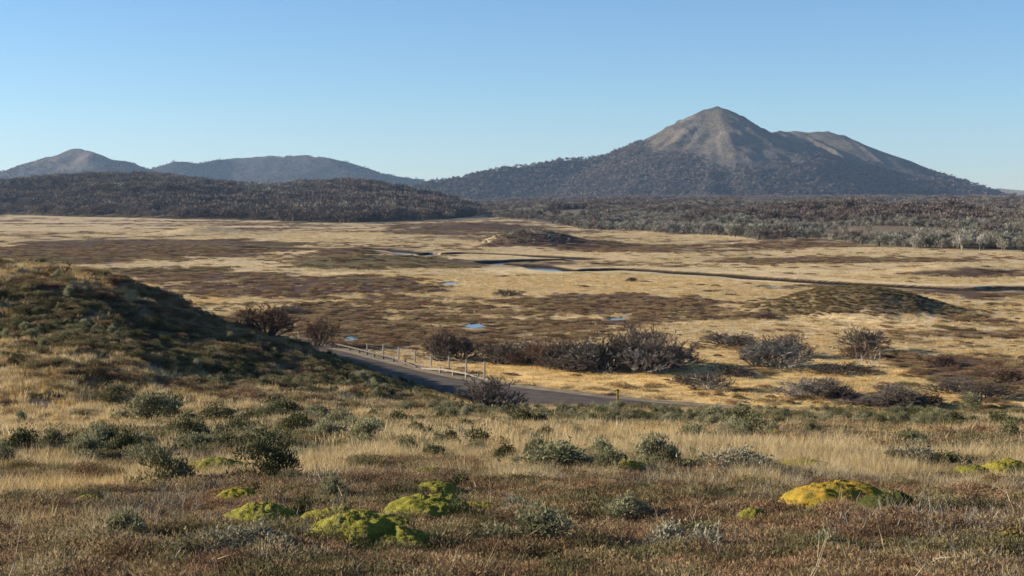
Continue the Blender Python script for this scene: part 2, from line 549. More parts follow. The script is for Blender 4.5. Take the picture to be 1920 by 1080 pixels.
M['moss_green'] = moss_mat('green_cushion', (0.11, 0.105, 0.022), (0.235, 0.22, 0.034), (0.34, 0.30, 0.06))
M['moss_yellow'] = moss_mat('yellow_cushion', (0.12, 0.11, 0.02), (0.26, 0.225, 0.03), (0.36, 0.31, 0.06))
M['moss_gold'] = moss_mat('golden_cushion', (0.19, 0.165, 0.026), (0.33, 0.225, 0.032), (0.42, 0.225, 0.04))
M['moss_dark'] = moss_mat('dark_cushion', (0.035, 0.04, 0.012), (0.07, 0.078, 0.02), (0.12, 0.125, 0.03))


# ------------------------------------------------------------------ mesh helpers
def mesh_np(name, verts, faces, mats, smooth=False, mat_idx=None, tint=None, normals=None):
    """faces: (n,3) or (n,4) array"""
    me = bpy.data.meshes.new(name)
    verts = np.asarray(verts, np.float32)
    faces = np.asarray(faces, np.int32)
    k = faces.shape[1]
    me.vertices.add(len(verts))
    me.vertices.foreach_set('co', verts.ravel())
    me.loops.add(faces.size)
    me.loops.foreach_set('vertex_index', faces.ravel())
    me.polygons.add(len(faces))
    me.polygons.foreach_set('loop_start', np.arange(0, faces.size, k, dtype=np.int32))
    me.polygons.foreach_set('loop_total', np.full(len(faces), k, np.int32))
    for m in (mats if isinstance(mats, (list, tuple)) else [mats]):
        me.materials.append(m)
    if mat_idx is not None:
        me.polygons.foreach_set('material_index', np.asarray(mat_idx, np.int32))
    me.polygons.foreach_set('use_smooth', np.full(len(faces), smooth, bool))
    me.update(calc_edges=True)
    if tint is not None:
        a = me.color_attributes.new('tint', 'FLOAT_COLOR', 'POINT')
        a.data.foreach_set('color', np.concatenate([tint, np.ones((len(tint), 1))], 1).astype(np.float32).ravel())
    if normals is not None:
        me.normals_split_custom_set_from_vertices(normals.astype(np.float32))
    return me


def link(name, me, parent=None, loc=None):
    o = bpy.data.objects.new(name, me)
    COL.objects.link(o)
    if parent is not None:
        o.parent = parent
    if loc is not None:
        o.location = loc
    return o


def tag(o, label=None, cat=None, group=None, kind=None):
    if label:
        o['label'] = label
    if cat:
        o['category'] = cat
    if group:
        o['group'] = group
    if kind:
        o['kind'] = kind
    return o


class MB:
    """collects triangles"""

    def __init__(self):
        self.v, self.f, self.n = [], [], 0

    def tri(self, a, b, c):
        self.v += [a, b, c]
        self.f.append((self.n, self.n + 1, self.n + 2))
        self.n += 3

    def strip(self, pts, w0, side):
        """tapering ribbon along pts ending in a point: one connected island"""
        k = len(pts)
        s = self.n
        for i, p in enumerate(pts[:-1]):
            ww = w0 * (1 - 0.6 * i / (k - 1)) * 0.5
            self.v += [p - side * ww, p + side * ww]
        self.v.append(pts[-1])
        self.n += 2 * (k - 1) + 1
        for i in range(k - 2):
            a = s + 2 * i
            self.f += [(a, a + 1, a + 3), (a, a + 3, a + 2)]
        a = s + 2 * (k - 2)
        self.f.append((a, a + 1, a + 2))

    def tube(self, pts, radii, sides=4, cap=False):
        s = self.n
        k = len(pts)
        for i, p in enumerate(pts):
            t = (pts[min(i + 1, k - 1)] - pts[max(i - 1, 0)])
            t = t / (np.linalg.norm(t) + 1e-9)
            a = np.cross(t, [0.31, 0.83, 0.46])
            a /= np.linalg.norm(a) + 1e-9
            b = np.cross(t, a)
            for j in range(sides):
                q = 2 * pi * j / sides
                self.v.append(p + radii[i] * (math.cos(q) * a + math.sin(q) * b))
        self.n += k * sides
        for i in range(k - 1):
            for j in range(sides):
                a0, a1 = s + i * sides + j, s + i * sides + (j + 1) % sides
                self.f += [(a0, a1, a1 + sides), (a0, a1 + sides, a0 + sides)]
        if cap:
            e = s + (k - 1) * sides
            for j in range(1, sides - 1):
                self.f.append((e, e + j, e + j + 1))
                self.f.append((s, s + j + 1, s + j))

    def box(self, c, sx, sy, sz, rz=0.0, axis=None):
        c = np.asarray(c, float)
        co, si = math.cos(rz), math.sin(rz)
        s = self.n
        for dx in (-.5, .5):
            for dy in (-.5, .5):
                for dz in (-.5, .5):
                    x, y = dx * sx, dy * sy
                    self.v.append(c + np.array([x * co - y * si, x * si + y * co, dz * sz]))
        self.n += 8
        for q in ((0, 1, 3, 2), (4, 6, 7, 5), (0, 4, 5, 1), (2, 3, 7, 6), (0, 2, 6, 4), (1, 5, 7, 3)):
            self.f += [(s + q[0], s + q[1], s + q[2]), (s + q[0], s + q[2], s + q[3])]

    def mesh(self, name, mat, smooth=False):
        return mesh_np(name, np.array(self.v), np.array(self.f), mat, smooth)


def unit(v):
    v = np.asarray(v, float)
    return v / (np.linalg.norm(v) + 1e-9)


def rdir(rng, zmin=-1, zmax=1):
    z = rng.uniform(zmin, zmax)
    a = rng.uniform(0, 2 * pi)
    q = math.sqrt(max(0, 1 - z * z))
    return np.array([q * math.cos(a), q * math.sin(a), z])


# ------------------------------------------------------------------ ground sheet
rows = [0.4, 1.5, 3.0]
d = 4.5
while d < 9000:
    rows.append(d)
    if d < 30:
        d += 0.045 * (d / 6) ** 0.9 + 0.02
    elif d < 110:
        d += 0.42
    elif d < 225:
        d += 0.62
    elif d < 420:
        d += 0.6
    elif d < 900:
        d *= 1.012
    else:
        d *= 1.06
rows = np.array(rows + [9000.0])
ca = np.concatenate([np.linspace(-pi, -R(27), 40)[:-1], np.linspace(-R(27), R(27), 620), np.linspace(R(27), pi, 40)[1:]])
RR, AA = np.meshgrid(rows, ca, indexing='ij')
GX, GY = RR * np.sin(AA), RR * np.cos(AA)
nr, nc = RR.shape
gx, gy = GX.ravel(), GY.ravel()
gz = height(gx, gy)


def albedo(x, y):
    h, g = cover(x, y)
    r = np.hypot(x, y)
    n = fbm(x, y, np.where(r < 105, 2.0, 25.0), 3, 21.0)[:, None]
    straw = np.array([0.60, 0.46, 0.26]) * (1 + 0.30 * n) + np.array([0.03, 0.0, -0.02]) * fbm(x, y, 40, 2, 22.0)[:, None]
    fm = (ss(180, 420, r) * .38)[:, None]
    straw = straw * (1 - fm) + np.array([0.36, 0.275, 0.175]) * (1 + .5 * fbm(x, y, 30, 4, 23.0)[:, None]) * fm
    gf = (ss(88, 93, y) * ss(150, 112, y) * ss(-12, 0, x))[:, None]
    straw = straw * (1 - gf) + np.array([0.64, 0.44, 0.18]) * (1 + .3 * n) * gf
    heath = np.array([0.105, 0.068, 0.050]) * (1 + 0.35 * n)
    olive = np.array([0.165, 0.145, 0.068]) * (1 + 0.3 * n)
    c = straw * (1 - h[:, None]) + heath * h[:, None]
    gm = (g * (0.25 + 0.4 * h))[:, None] * ss(1300, 500, r)[:, None]
    c = c * (1 - gm) + olive * gm
    mx, my, rx, ry, _ = MOUNDS[0]
    mq = np.hypot((x - mx) / rx, (y - my) / ry) + .25 * fbm(x, y, 5, 3, 94.0)
    mm = (ss(1.35, .8, mq) * .85)[:, None]
    c = c * (1 - mm) + np.array([0.235, 0.175, 0.088]) * (1 + .45 * fbm(x, y, 1.3, 3, 95.0)[:, None]) * mm
    near = (ss(100, 84, r) * 0.75)[:, None]
    litter = np.array([0.13, 0.095, 0.06])
    c = c * (1 - near) + litter * near
    worn = (np.exp(-(((x - 3.32) / .6) ** 2 + ((y - 10.6) / 1.0) ** 2)) * .9)[:, None]
    c = c * (1 - worn) + np.array([0.12, 0.105, 0.09]) * worn
    return np.clip(c, 0.01, 0.9), h, g


tint, gh, gg = albedo(gx, gy)
U = 960 + F * gx / np.maximum(gy, 1)
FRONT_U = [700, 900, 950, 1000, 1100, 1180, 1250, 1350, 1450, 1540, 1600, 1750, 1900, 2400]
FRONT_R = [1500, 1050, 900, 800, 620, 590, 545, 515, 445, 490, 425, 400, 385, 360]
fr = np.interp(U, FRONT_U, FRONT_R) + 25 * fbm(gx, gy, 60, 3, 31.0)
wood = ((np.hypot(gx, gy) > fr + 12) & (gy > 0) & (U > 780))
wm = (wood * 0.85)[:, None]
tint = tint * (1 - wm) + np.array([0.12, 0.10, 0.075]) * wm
# golden clearing in the wood
# peat on the river banks
dr, _ = dist_poly(gx, gy, RIVER, 14)
peat = ss(0.9, 0.2, dr - (4.0 + 2.4 * fbm(gx, gy, 25, 2, 8.0)))[:, None]
tint = tint * (1 - peat) + np.array([0.020, 0.015, 0.011]) * peat
for (px, py, a, b) in POOLW[:5]:
    q = np.hypot((gx - px) / a, (gy - py) / b)
    pm = (np.clip(1 - np.abs(q - 1.25) / 0.35, 0, 1) * 0.7)[:, None]
    tint = tint * (1 - pm) + np.array([0.04, 0.03, 0.02]) * pm

GN = np.zeros((nr, nc, 3))
Z2 = gz.reshape(nr, nc)
# normals by central differences of positions
P3 = np.stack([GX, GY, Z2], -1)
du = np.zeros_like(P3)
dv = np.zeros_like(P3)
du[1:-1] = P3[2:] - P3[:-2]
du[0] = P3[1] - P3[0]
du[-1] = P3[-1] - P3[-2]
dv[:, 1:-1] = P3[:, 2:] - P3[:, :-2]
dv[:, 0] = P3[:, 1] - P3[:, 0]
dv[:, -1] = P3[:, -1] - P3[:, -2]
GN = np.cross(dv, du)
GN /= np.linalg.norm(GN, axis=-1, keepdims=True) + 1e-12
GN = GN.reshape(-1, 3)

ii, jj = np.meshgrid(np.arange(nr - 1), np.arange(nc - 1), indexing='ij')
a = (ii * nc + jj).ravel()
quads = np.stack([a, a + 1, a + nc + 1, a + nc], 1)
# corners run counter-clockwise seen from above
if GN[:, 2].mean() < 0:
    GN = -GN
fc = P3.reshape(-1, 3)[quads].mean(1)
region = np.zeros(len(quads), int)
fx, fy = fc[:, 0], fc[:, 1]
hillm = (_hill_soft(fx) * ss(48, 80, fy) * (1 - ss(83, 122, fy)) > 1.2)
region[hillm] = 1
for k, (mx, my, rx, ry, mh) in enumerate(MOUNDS):
    q = ((fx - mx) / rx) ** 2 + ((fy - my) / ry) ** 2
    region[q < 1.7] = 2 + k
names = ['ground', 'hillside'] + ['mound'] * len(MOUNDS)
verts_all = P3.reshape(-1, 3)
for k, nm in enumerate(names):
    sel = quads[region == k]
    if len(sel) == 0:
        continue
    used, inv = np.unique(sel, return_inverse=True)
    me = mesh_np(nm, verts_all[used], inv.reshape(sel.shape), M['ground'], True, tint=tint[used], normals=GN[used])
    o = link(nm, me)
    tag(o, kind='structure')
GROUND = None

# ------------------------------------------------------------------ road
nrm = np.gradient(ROADP, axis=0)
nrm[:, 2] = 0
nrm /= np.linalg.norm(nrm, axis=1)[:, None]
side = np.stack([-nrm[:, 1], nrm[:, 0], 0 * nrm[:, 0]], 1)
# side points to the left of travel (travel runs right to left, so this is towards the camera)
if side[5, 1] > 0:
    side = -side          # now towards the camera


def ribbon(name, offs, mat, lift):
    n = len(ROADP)
    V = []
    for i in range(n):
        for (o_, dz) in offs:
            jit = 0.18 * float(noise(np.array([i * 0.23 + 3.7]), np.array([o_ * 1.7 + 0.5]))[0])
            p = ROADP[i] + side[i] * (o_ + jit)
            V.append((p[0], p[1], ROADP[i, 2] + lift + dz))
    k = len(offs)
    Fq = []
    for i in range(n - 1):
        for j in range(k - 1):
            Fq.append((i * k + j, i * k + j + 1, (i + 1) * k + j + 1, (i + 1) * k + j))
    return link(name, mesh_np(name, V, Fq, mat, True))


o = ribbon('road', [(-3.2, -0.14), (-2.6, -0.03), (-1.4, 0.03), (0, 0.055), (1.4, 0.03), (2.6, -0.03), (3.2, -0.14)], M['road'], 0.02)
tag(o, kind='structure')
for nm_, a_, b_ in (('road_verge', -4.6, -2.7), ('road_verge', 2.7, 4.2)):
    o = ribbon(nm_, [(a_, -.12), (a_ * .6 + b_ * .4, 0.0), (b_, -0.03)] if a_ < 0 else [(a_, -0.03), (a_ * .4 + b_ * .6, 0.0), (b_, -.12)], M['verge'], 0.0)
    tag(o, kind='structure')

# ------------------------------------------------------------------ water
n = len(RIVER)
tn = np.gradient(RIVER, axis=0)
tn /= np.linalg.norm(tn[:, :2], axis=1)[:, None] + 1e-9
sd2 = np.stack([-tn[:, 1], tn[:, 0]], 1)
V, Fq = [], []
for i in range(n):
    for s in (-8.5, 8.5):
        V.append((RIVER[i, 0] + sd2[i, 0] * s, RIVER[i, 1] + sd2[i, 1] * s, -14.62))
for i in range(n - 1):
    Fq.append((2 * i, 2 * i + 1, 2 * i + 3, 2 * i + 2))
tag(link('river', mesh_np('river', V, Fq, M['water'])), kind='structure')
for k, (px, py, a, b) in enumerate(POOLW):
    t = np.linspace(0, 2 * pi, 33)[:-1]
    V = [(px, py, -14.10 if k < 5 else -14.45)] + [(px + a * 1.2 * math.cos(q), py + b * 1.2 * math.sin(q), -14.10 if k < 5 else -14.45) for q in t]
    Fq = [(0, 1 + i, 1 + (i + 1) % 32) for i in range(32)]
    tag(link('pond', mesh_np('pond', V, Fq, M['water'])), kind='structure')


# ------------------------------------------------------------------ hills and mountain
def grid_obj(name, x0, x1, y0, y1, step, zfun, tfun, mat, ystep=None):
    xs = np.arange(x0, x1 + step, step)
    ys = np.arange(y0, y1 + (ystep or step), ystep or step)
    X, Y = np.meshgrid(xs, ys)
    Z = zfun(X.ravel(), Y.ravel())
    T = tfun(X.ravel(), Y.ravel(), Z)
    nx = len(xs)
    ii, jj = np.meshgrid(np.arange(len(ys) - 1), np.arange(nx - 1), indexing='ij')
    a = (ii * nx + jj).ravel()
    q = np.stack([a, a + 1, a + nx + 1, a + nx], 1)
    V = np.stack([X.ravel(), Y.ravel(), Z], 1)
    keep = Z[q].max(1) > -24
    q = q[keep]
    used, inv = np.unique(q, return_inverse=True)
    o = link(name, mesh_np(name, V[used], inv.reshape(q.shape), mat, True, tint=T[used]))
    tag(o, kind='structure')
    return o


def tents(x, y, ridges, slope, D, pw=1.0):
    """height as the upper hull of ridge lines falling away on both sides"""
    best = np.full(x.shape, -1e9)
    for line, s in ridges:
        L = np.array(line, float)
        for i in range(len(L) - 1):
            a, b = L[i], L[i + 1]
            ab = b[:2] - a[:2]
            t = np.clip(((x - a[0]) * ab[0] + (y - a[1]) * ab[1]) / (ab @ ab), 0, 1)
            px, py, pz = a[0] + t * ab[0], a[1] + t * ab[1], a[2] + t * (b[2] - a[2])
            dd = np.hypot(x - px, y - py)
            h = pz - s * dd / (1 + dd / D)
            # soft maximum
            k = 4.0
            mx = np.maximum(best, h)
            df = np.abs(best - h)
            best = mx + np.where(df < k, (k - df) ** 2 / (4 * k), 0)
    return best


def ridge(pts):
    return [(px_x(u, dd), dd, px_z(v, dd)) for u, v, dd in pts]


MT = [
    (ridge([(700, 362, 3250), (800, 346, 3300), (900, 325, 3350), (1000, 312, 3400), (1100, 301, 3450), (1190, 283, 3500), (1230, 266, 3500), (1265, 247, 3500), (1300, 223, 3500), (1320, 209, 3500), (1341, 202, 3500)]), 0.50),
    (ridge([(1341, 202, 3500), (1385, 219, 3490), (1420, 233, 3480), (1450, 250, 3470), (1480, 264, 3455), (1525, 277, 3440), (1563, 289, 3425), (1615, 300, 3405), (1690, 323, 3370), (1740, 341, 3340), (1800, 362, 3300), (1850, 378, 3270)]), 0.56),
    (ridge([(1341, 202, 3500), (1349, 222, 3450), (1354, 250, 3380), (1343, 282, 3290), (1330, 312, 3190), (1322, 345, 3080), (1315, 375, 2950)]), 0.60),
    (ridge([(1385, 220, 3490), (1412, 244, 3425), (1428, 270, 3355), (1450, 304, 3260), (1460, 336, 3160), (1466, 368, 3030)]), 0.62),
    (ridge([(1300, 240, 3460), (1270, 280, 3380), (1230, 320, 3260), (1180, 355, 3100)]), 0.50),
    (ridge([(1420, 250, 3700), (1452, 248, 3850), (1470, 247, 3900), (1490, 246, 3900), (1510, 250, 3900), (1530, 248, 3900), (1550, 248, 3900), (1580, 256, 3890), (1620, 276, 3880), (1660, 296, 3860), (1710, 317, 3830), (1750, 335, 3800), (1800, 355, 3760), (1840, 368, 3720), (1890, 380, 3680)]), 0.42),
    (ridge([(1498, 248, 3900), (1540, 268, 3800), (1575, 292, 3690)]), 0.6),
    (ridge([(1585, 258, 3890), (1615, 276, 3800), (1650, 305, 3690)]), 0.6),
]


def mt_h(x, y):
    wx = x + 15 * fbm(x, y, 150, 3, 41.0)
    wy = y + 15 * fbm(x, y, 150, 3, 42.0)
    z = tents(wx, wy, MT, 0.5, 5000)
    rough = np.clip((z + 10) / 120, 0, 1)
    gully = 1 - np.abs(fbm(x, y, 150, 4, 43.0)) * 2
    u = 960 + F * x / y
    calm = 1 - 0.6 * ss(1440, 1520, u)
    z = z + rough * calm * (5 * fbm(x, y, 80, 4, 44.0) + 9 * (gully - 0.6))
    z = z + rough * calm * (1.6 * fbm(x, y, 22, 3, 44.5) + 2.5 * np.maximum(0, fbm(x, y, 34, 3, 44.8) - .22) * ss(1325, 1300, u) * ss(1210, 1240, u) * ss(90, 130, z) * 6)
    # ribs and gullies running down from the summit
    ang = np.arctan2(x - MT[1][0][0][0], MT[1][0][0][1] - y)
    rr = np.hypot(x - MT[1][0][0][0], y - MT[1][0][0][1])
    rib = fbm(ang * 3.2 + 0.10 * fbm(x, y, 120, 2, 49.0), rr / 900, 1.0, 3, 50.0)
    z = z + 11 * rib * ss(20, 200, rr) * (1 - ss(350, 700, rr)) * calm
    return z


def mt_forest_and_shade(x, y, z):
    u = 960 + F * x / y
    line = np.interp(u, [1100, 1180, 1215, 1290, 1330, 1400, 1450, 1500, 1600, 1750, 1900], [250, 160, 100, 84, 64, 62, 64, 80, 64, 34, 14])  # tree line raised on the right face so wood colour paints its shade
    return ss(26, -26, z - line + 60 * fbm(x, y, 110, 5, 45.0, 0.62))


def mt_t(x, y, z):
    f = mt_forest_and_shade(x, y, z)[:, None]
    n = fbm(x, y, 80, 4, 46.0)[:, None]
    n2 = fbm(x, y, 260, 3, 47.0)[:, None]
    bare = np.array([0.125, 0.107, 0.080]) * (1 + 0.35 * n) + np.array([0.03, 0.012, -0.01]) * n2
    low = ss(135, 60, z)[:, None]
    bare = bare * (1 - low) + np.array([0.088, 0.080, 0.070]) * (1 + .4 * n) * low
    crag = ss(0.30, 0.45, fbm(x, y, 45, 4, 48.0) + 0.30 * ss(70, 170, z))[:, None] * ss(60, 150, z)[:, None]
    u = (960 + F * x / y)[:, None]
    crag = crag * ss(1215, 1260, u) * ss(1340, 1310, u)
    bare = bare * (1 - 0.7 * crag) + np.array([0.07, 0.062, 0.058]) * 0.7 * crag
    wood = np.array([0.065, 0.055, 0.052]) * (1 + 0.4 * n)
    return np.clip(bare * (1 - f) + wood * f, 0.01, 1)


grid_obj('mountain', -420, 1420, 2560, 4300, 5.6, mt_h, mt_t, M['far'])


def sky_hill(name, pts, dist, back, front, seed, bare, wood, tree_v, rough=9.0, slope=0.42):
    line = ridge([(u, v, dist + 140 * math.sin(u * 0.02 + seed)) for u, v in pts])

    def zf(x, y):
        wx = x + 25 * fbm(x, y, 300, 3, seed)
        wy = y + 25 * fbm(x, y, 300, 3, seed + 1)
        z = tents(wx, wy, [(line, slope)], slope, 1500)
        k = np.clip((z + 5) / 80, 0, 1)
        return z + k * (rough * fbm(x, y, 160, 4, seed + 2) + rough * 0.7 * (0.4 - np.abs(fbm(x, y, 220, 3, seed + 3)) * 2))

    def tf(x, y, z):
        n = fbm(x, y, 110, 4, seed + 4)[:, None]
        f = ss(18, -18, z - tree_v + 45 * fbm(x, y, 200, 4, seed + 5))[:, None]
        return np.clip((np.array(bare) * (1 - f) + np.array(wood) * f) * (1 + 0.35 * n), 0.01, 1)
    x0, x1 = min(p[0] for p in line) - 250, max(p[0] for p in line) + 250
    grid_obj(name, x0, x1, dist - front, dist + back, 11, zf, tf, M['far'])
    return zf, tree_v, seed, (x0, x1, dist - front * .8, dist + 150)


BARE, WOOD = (0.115, 0.098, 0.082), (0.055, 0.050, 0.048)
HILL_A = sky_hill('hill', [(-700, 330), (-400, 318), (-200, 340), (-60, 352), (0, 340), (40, 321), (80, 300), (110, 288), (145, 280), (180, 286), (220, 298), (260, 313), (290, 329), (330, 352)], 4600, 500, 700, 51.0, BARE, WOOD, 95, 15)
HILL_B = sky_hill('hill', [(250, 345), (290, 322), (330, 302), (380, 306), (430, 297), (500, 293), (590, 293), (620, 298), (680, 313), (740, 328), (800, 341), (860, 352), (930, 362)], 5300, 500, 800, 55.0, (0.060, 0.055, 0.050), (0.040, 0.038, 0.038), 140, 13)
sky_hill('hill', [(1700, 372), (1800, 362), (1850, 355), (1875, 353), (1920, 357), (2000, 350), (2100, 340), (2300, 345), (2600, 360)], 6200, 500, 800, 59.0, (0.16, 0.14, 0.12), (0.11, 0.10, 0.09), 0, 4)

# the wooded hill at the left edge of the plain
FHSKY = table([(px_x(u, 1400), px_z(v + 11, 1400)) for u, v in
               [(-700, 352), (-400, 340), (-150, 350), (0, 346), (60, 341), (150, 331), (250, 327), (330, 333), (400, 346), (480, 351), (540, 348), (600, 346), (650, 341), (700, 346), (760, 361), (850, 373), (920, 392), (960, 398), (1050, 400)]], -950, 120, 4, 9)
FHU = [-700, -100, 0, 200, 400, 640, 760, 840, 900, 960]
FHR = [1150, 1150, 1150, 985, 890, 775, 850, 930, 1050, 1250]


def fh_h(x, y):
    u = 960 + F * x / y
    fr_ = np.interp(u, FHU, FHR) + 30 * fbm(x, y, 120, 2, 61.0)
    t = np.clip((y - fr_) / (1400 - fr_), -0.3, 1)
    prof = np.where(t > 0, 1 - (1 - t) ** 1.35, t * 1.2)
    top = FHSKY(x * 1400 / np.maximum(y, 800)) + 14.3
    top = np.maximum(top, 0.0)
    bump = ss(0, 8, top) * 13.0 * fbm(x, y, 210, 3, 62.0) + ss(0, 8, top) * 4.5 * fbm(x, y, 60, 2, 63.0)
    z = -14.3 + top * prof * (1 - ss(1450, 1750, y) * 1.05) + bump * ss(0.05, 0.3, t) * (1 - ss(0.75, 1.0, t) * 0.6)
    return np.where(x > 60, -30.0, z)


def fh_t(x, y, z):
    n = fbm(x, y, 40, 4, 64.0)[:, None]
    f = ss(0.34, 0.5, fbm(x, y, 130, 3, 65.0))[:, None]
    return np.clip((np.array([0.07, 0.055, 0.042]) * (1 - f) + np.array([0.16, 0.12, 0.075]) * f) * (1 + 0.4 * n), 0.01, 1)


grid_obj('wooded_hill', -980, 52, 740, 1760, 6.0, fh_h, fh_t, M['far'])


# ------------------------------------------------------------------ scatter machinery (ground cover)
def scatter(name, P, scale, var, sources, rotz=None, tilt=0.0, seed=0, label=None, sxy=None):
    """one object of many plants: points carry a size, a turn and the kind of plant"""
    n = len(P)
    rs = np.random.RandomState(seed + 100)
    me = bpy.data.meshes.new(name)
    me.vertices.add(n)
    me.vertices.foreach_set('co', np.asarray(P, np.float32).ravel())
    rot = np.zeros((n, 3), np.float32)
    rot[:, 2] = rs.rand(n) * 2 * pi if rotz is None else rotz
    if tilt:
        rot[:, :2] = rs.normal(0, tilt, (n, 2))
    scl = np.repeat(np.asarray(scale, np.float32)[:, None], 3, 1)
    if sxy is not None:
        scl[:, :2] *= np.asarray(sxy, np.float32)[:, None]
    at_ = me.attributes.new('rot', 'FLOAT_VECTOR', 'POINT')
    at_.data.foreach_set('vector', rot.ravel())
    at_ = me.attributes.new('scl', 'FLOAT_VECTOR', 'POINT')
    at_.data.foreach_set('vector', scl.ravel())
    at_ = me.attributes.new('var', 'INT', 'POINT')
    at_.data.foreach_set('value', np.asarray(var, np.int32))
    o = link(name, me)
    ng = bpy.data.node_groups.new(name + '_nodes', 'GeometryNodeTree')
    ng.interface.new_socket('Geometry', in_out='INPUT', socket_type='NodeSocketGeometry')
    ng.interface.new_socket('Geometry', in_out='OUTPUT', socket_type='NodeSocketGeometry')
    gi = ng.nodes.new('NodeGroupInput')
    go = ng.nodes.new('NodeGroupOutput')
    jn = ng.nodes.new('GeometryNodeJoinGeometry')

    def named(attr, typ):
        q = ng.nodes.new('GeometryNodeInputNamedAttribute')
        q.data_type = typ
        q.inputs['Name'].default_value = attr
        return q
    ra, sa, va = named('rot', 'FLOAT_VECTOR'), named('scl', 'FLOAT_VECTOR'), named('var', 'INT')
    e2r = ng.nodes.new('FunctionNodeEulerToRotation')
    ng.links.new(ra.outputs['Attribute'], e2r.inputs[0])
    for k, src in enumerate(sources):
        oi = ng.nodes.new('GeometryNodeObjectInfo')
        oi.transform_space = 'ORIGINAL'
        oi.inputs['Object'].default_value = src
        oi.inputs['As Instance'].default_value = False
        cp = ng.nodes.new('FunctionNodeCompare')
        cp.data_type = 'INT'
        cp.operation = 'EQUAL'
        ng.links.new(va.outputs['Attribute'], cp.inputs[2])
        cp.inputs[3].default_value = k
        ip = ng.nodes.new('GeometryNodeInstanceOnPoints')
        ng.links.new(gi.outputs[0], ip.inputs['Points'])
        ng.links.new(cp.outputs[0], ip.inputs['Selection'])
        ng.links.new(oi.outputs['Geometry'], ip.inputs['Instance'])
        ng.links.new(e2r.outputs[0], ip.inputs['Rotation'])
        ng.links.new(sa.outputs['Attribute'], ip.inputs['Scale'])
        ng.links.new(ip.outputs[0], jn.inputs[0])
    ng.links.new(jn.outputs[0], go.inputs[0])
    md = o.modifiers.new('plants', 'NODES')
    md.node_group = ng
    tag(o, label=label, kind='stuff')
    return o


def source(me):
    """a plant mesh that only the scatter uses: never linked to the scene"""
    return bpy.data.objects.new(me.name, me)


def sector(n, r0, r1, rs, ang=25.0):
    r = np.sqrt(rs.uniform(r0 * r0, r1 * r1, n))
    a = rs.uniform(-R(ang), R(ang), n)
    return r * np.sin(a), r * np.cos(a)


# ------------------------------------------------------------------ plants: meshes
def grass_mesh(name, mat, seed, blades, h, spread, width, lean=0.5):
    rng = random.Random(seed)
    b = MB()
    for i in range(blades):
        a = rng.uniform(0, 2 * pi)
        r = spread * math.sqrt(rng.random())
        p0 = np.array([r * math.cos(a), r * math.sin(a), -0.03])
        out = unit([math.cos(a) + rng.gauss(0, .6), math.sin(a) + rng.gauss(0, .6), 0])
        hh = h * rng.uniform(0.5, 1.1)
        ln = lean * rng.uniform(0.1, 1.0) * hh
        p1 = p0 + np.array([0, 0, hh * 0.55]) + out * ln * 0.3
        p2 = p0 + np.array([0, 0, hh * rng.uniform(0.8, 1.0)]) + out * ln
        sd_ = unit(np.cross(out, [0, 0, 1]) * rng.uniform(-1, 1) + out * rng.uniform(-1, 1) * .5)
        b.strip([p0, p1, p2], width * rng.uniform(.7, 1.3), sd_)
    return b.mesh(name, mat)


def heath_mesh(name, mat, seed, rad, h, n, leaf, twigmat=None):
    """a low springy mat of short leafy shoots"""
    rng = random.Random(seed)
    b = MB()
    lob = [(rng.uniform(-.55, .55) * rad, rng.uniform(-.55, .55) * rad, rng.uniform(.45, .7) * rad, rng.uniform(.6, 1.0) * h) for _ in range(5)]
    for i in range(n):
        lx, ly, lr, lh = rng.choice(lob)
        a = rng.uniform(0, 2 * pi)
        q = math.sqrt(rng.random())
        top = lh * math.sqrt(max(0, 1 - q * q * .92))
        p = np.array([lx + lr * q * math.cos(a), ly + lr * q * math.sin(a), top * rng.uniform(.45, 1.0) - 0.02])
        dr_ = unit([q * math.cos(a) + rng.gauss(0, .45), q * math.sin(a) + rng.gauss(0, .45), 0.75])
        L = leaf * rng.uniform(.7, 1.6)
        s_ = unit(np.cross(dr_, rdir(rng)))
        b.tri(p - s_ * L * .17, p + s_ * L * .17, p + dr_ * L)
    return b.mesh(name, mat)


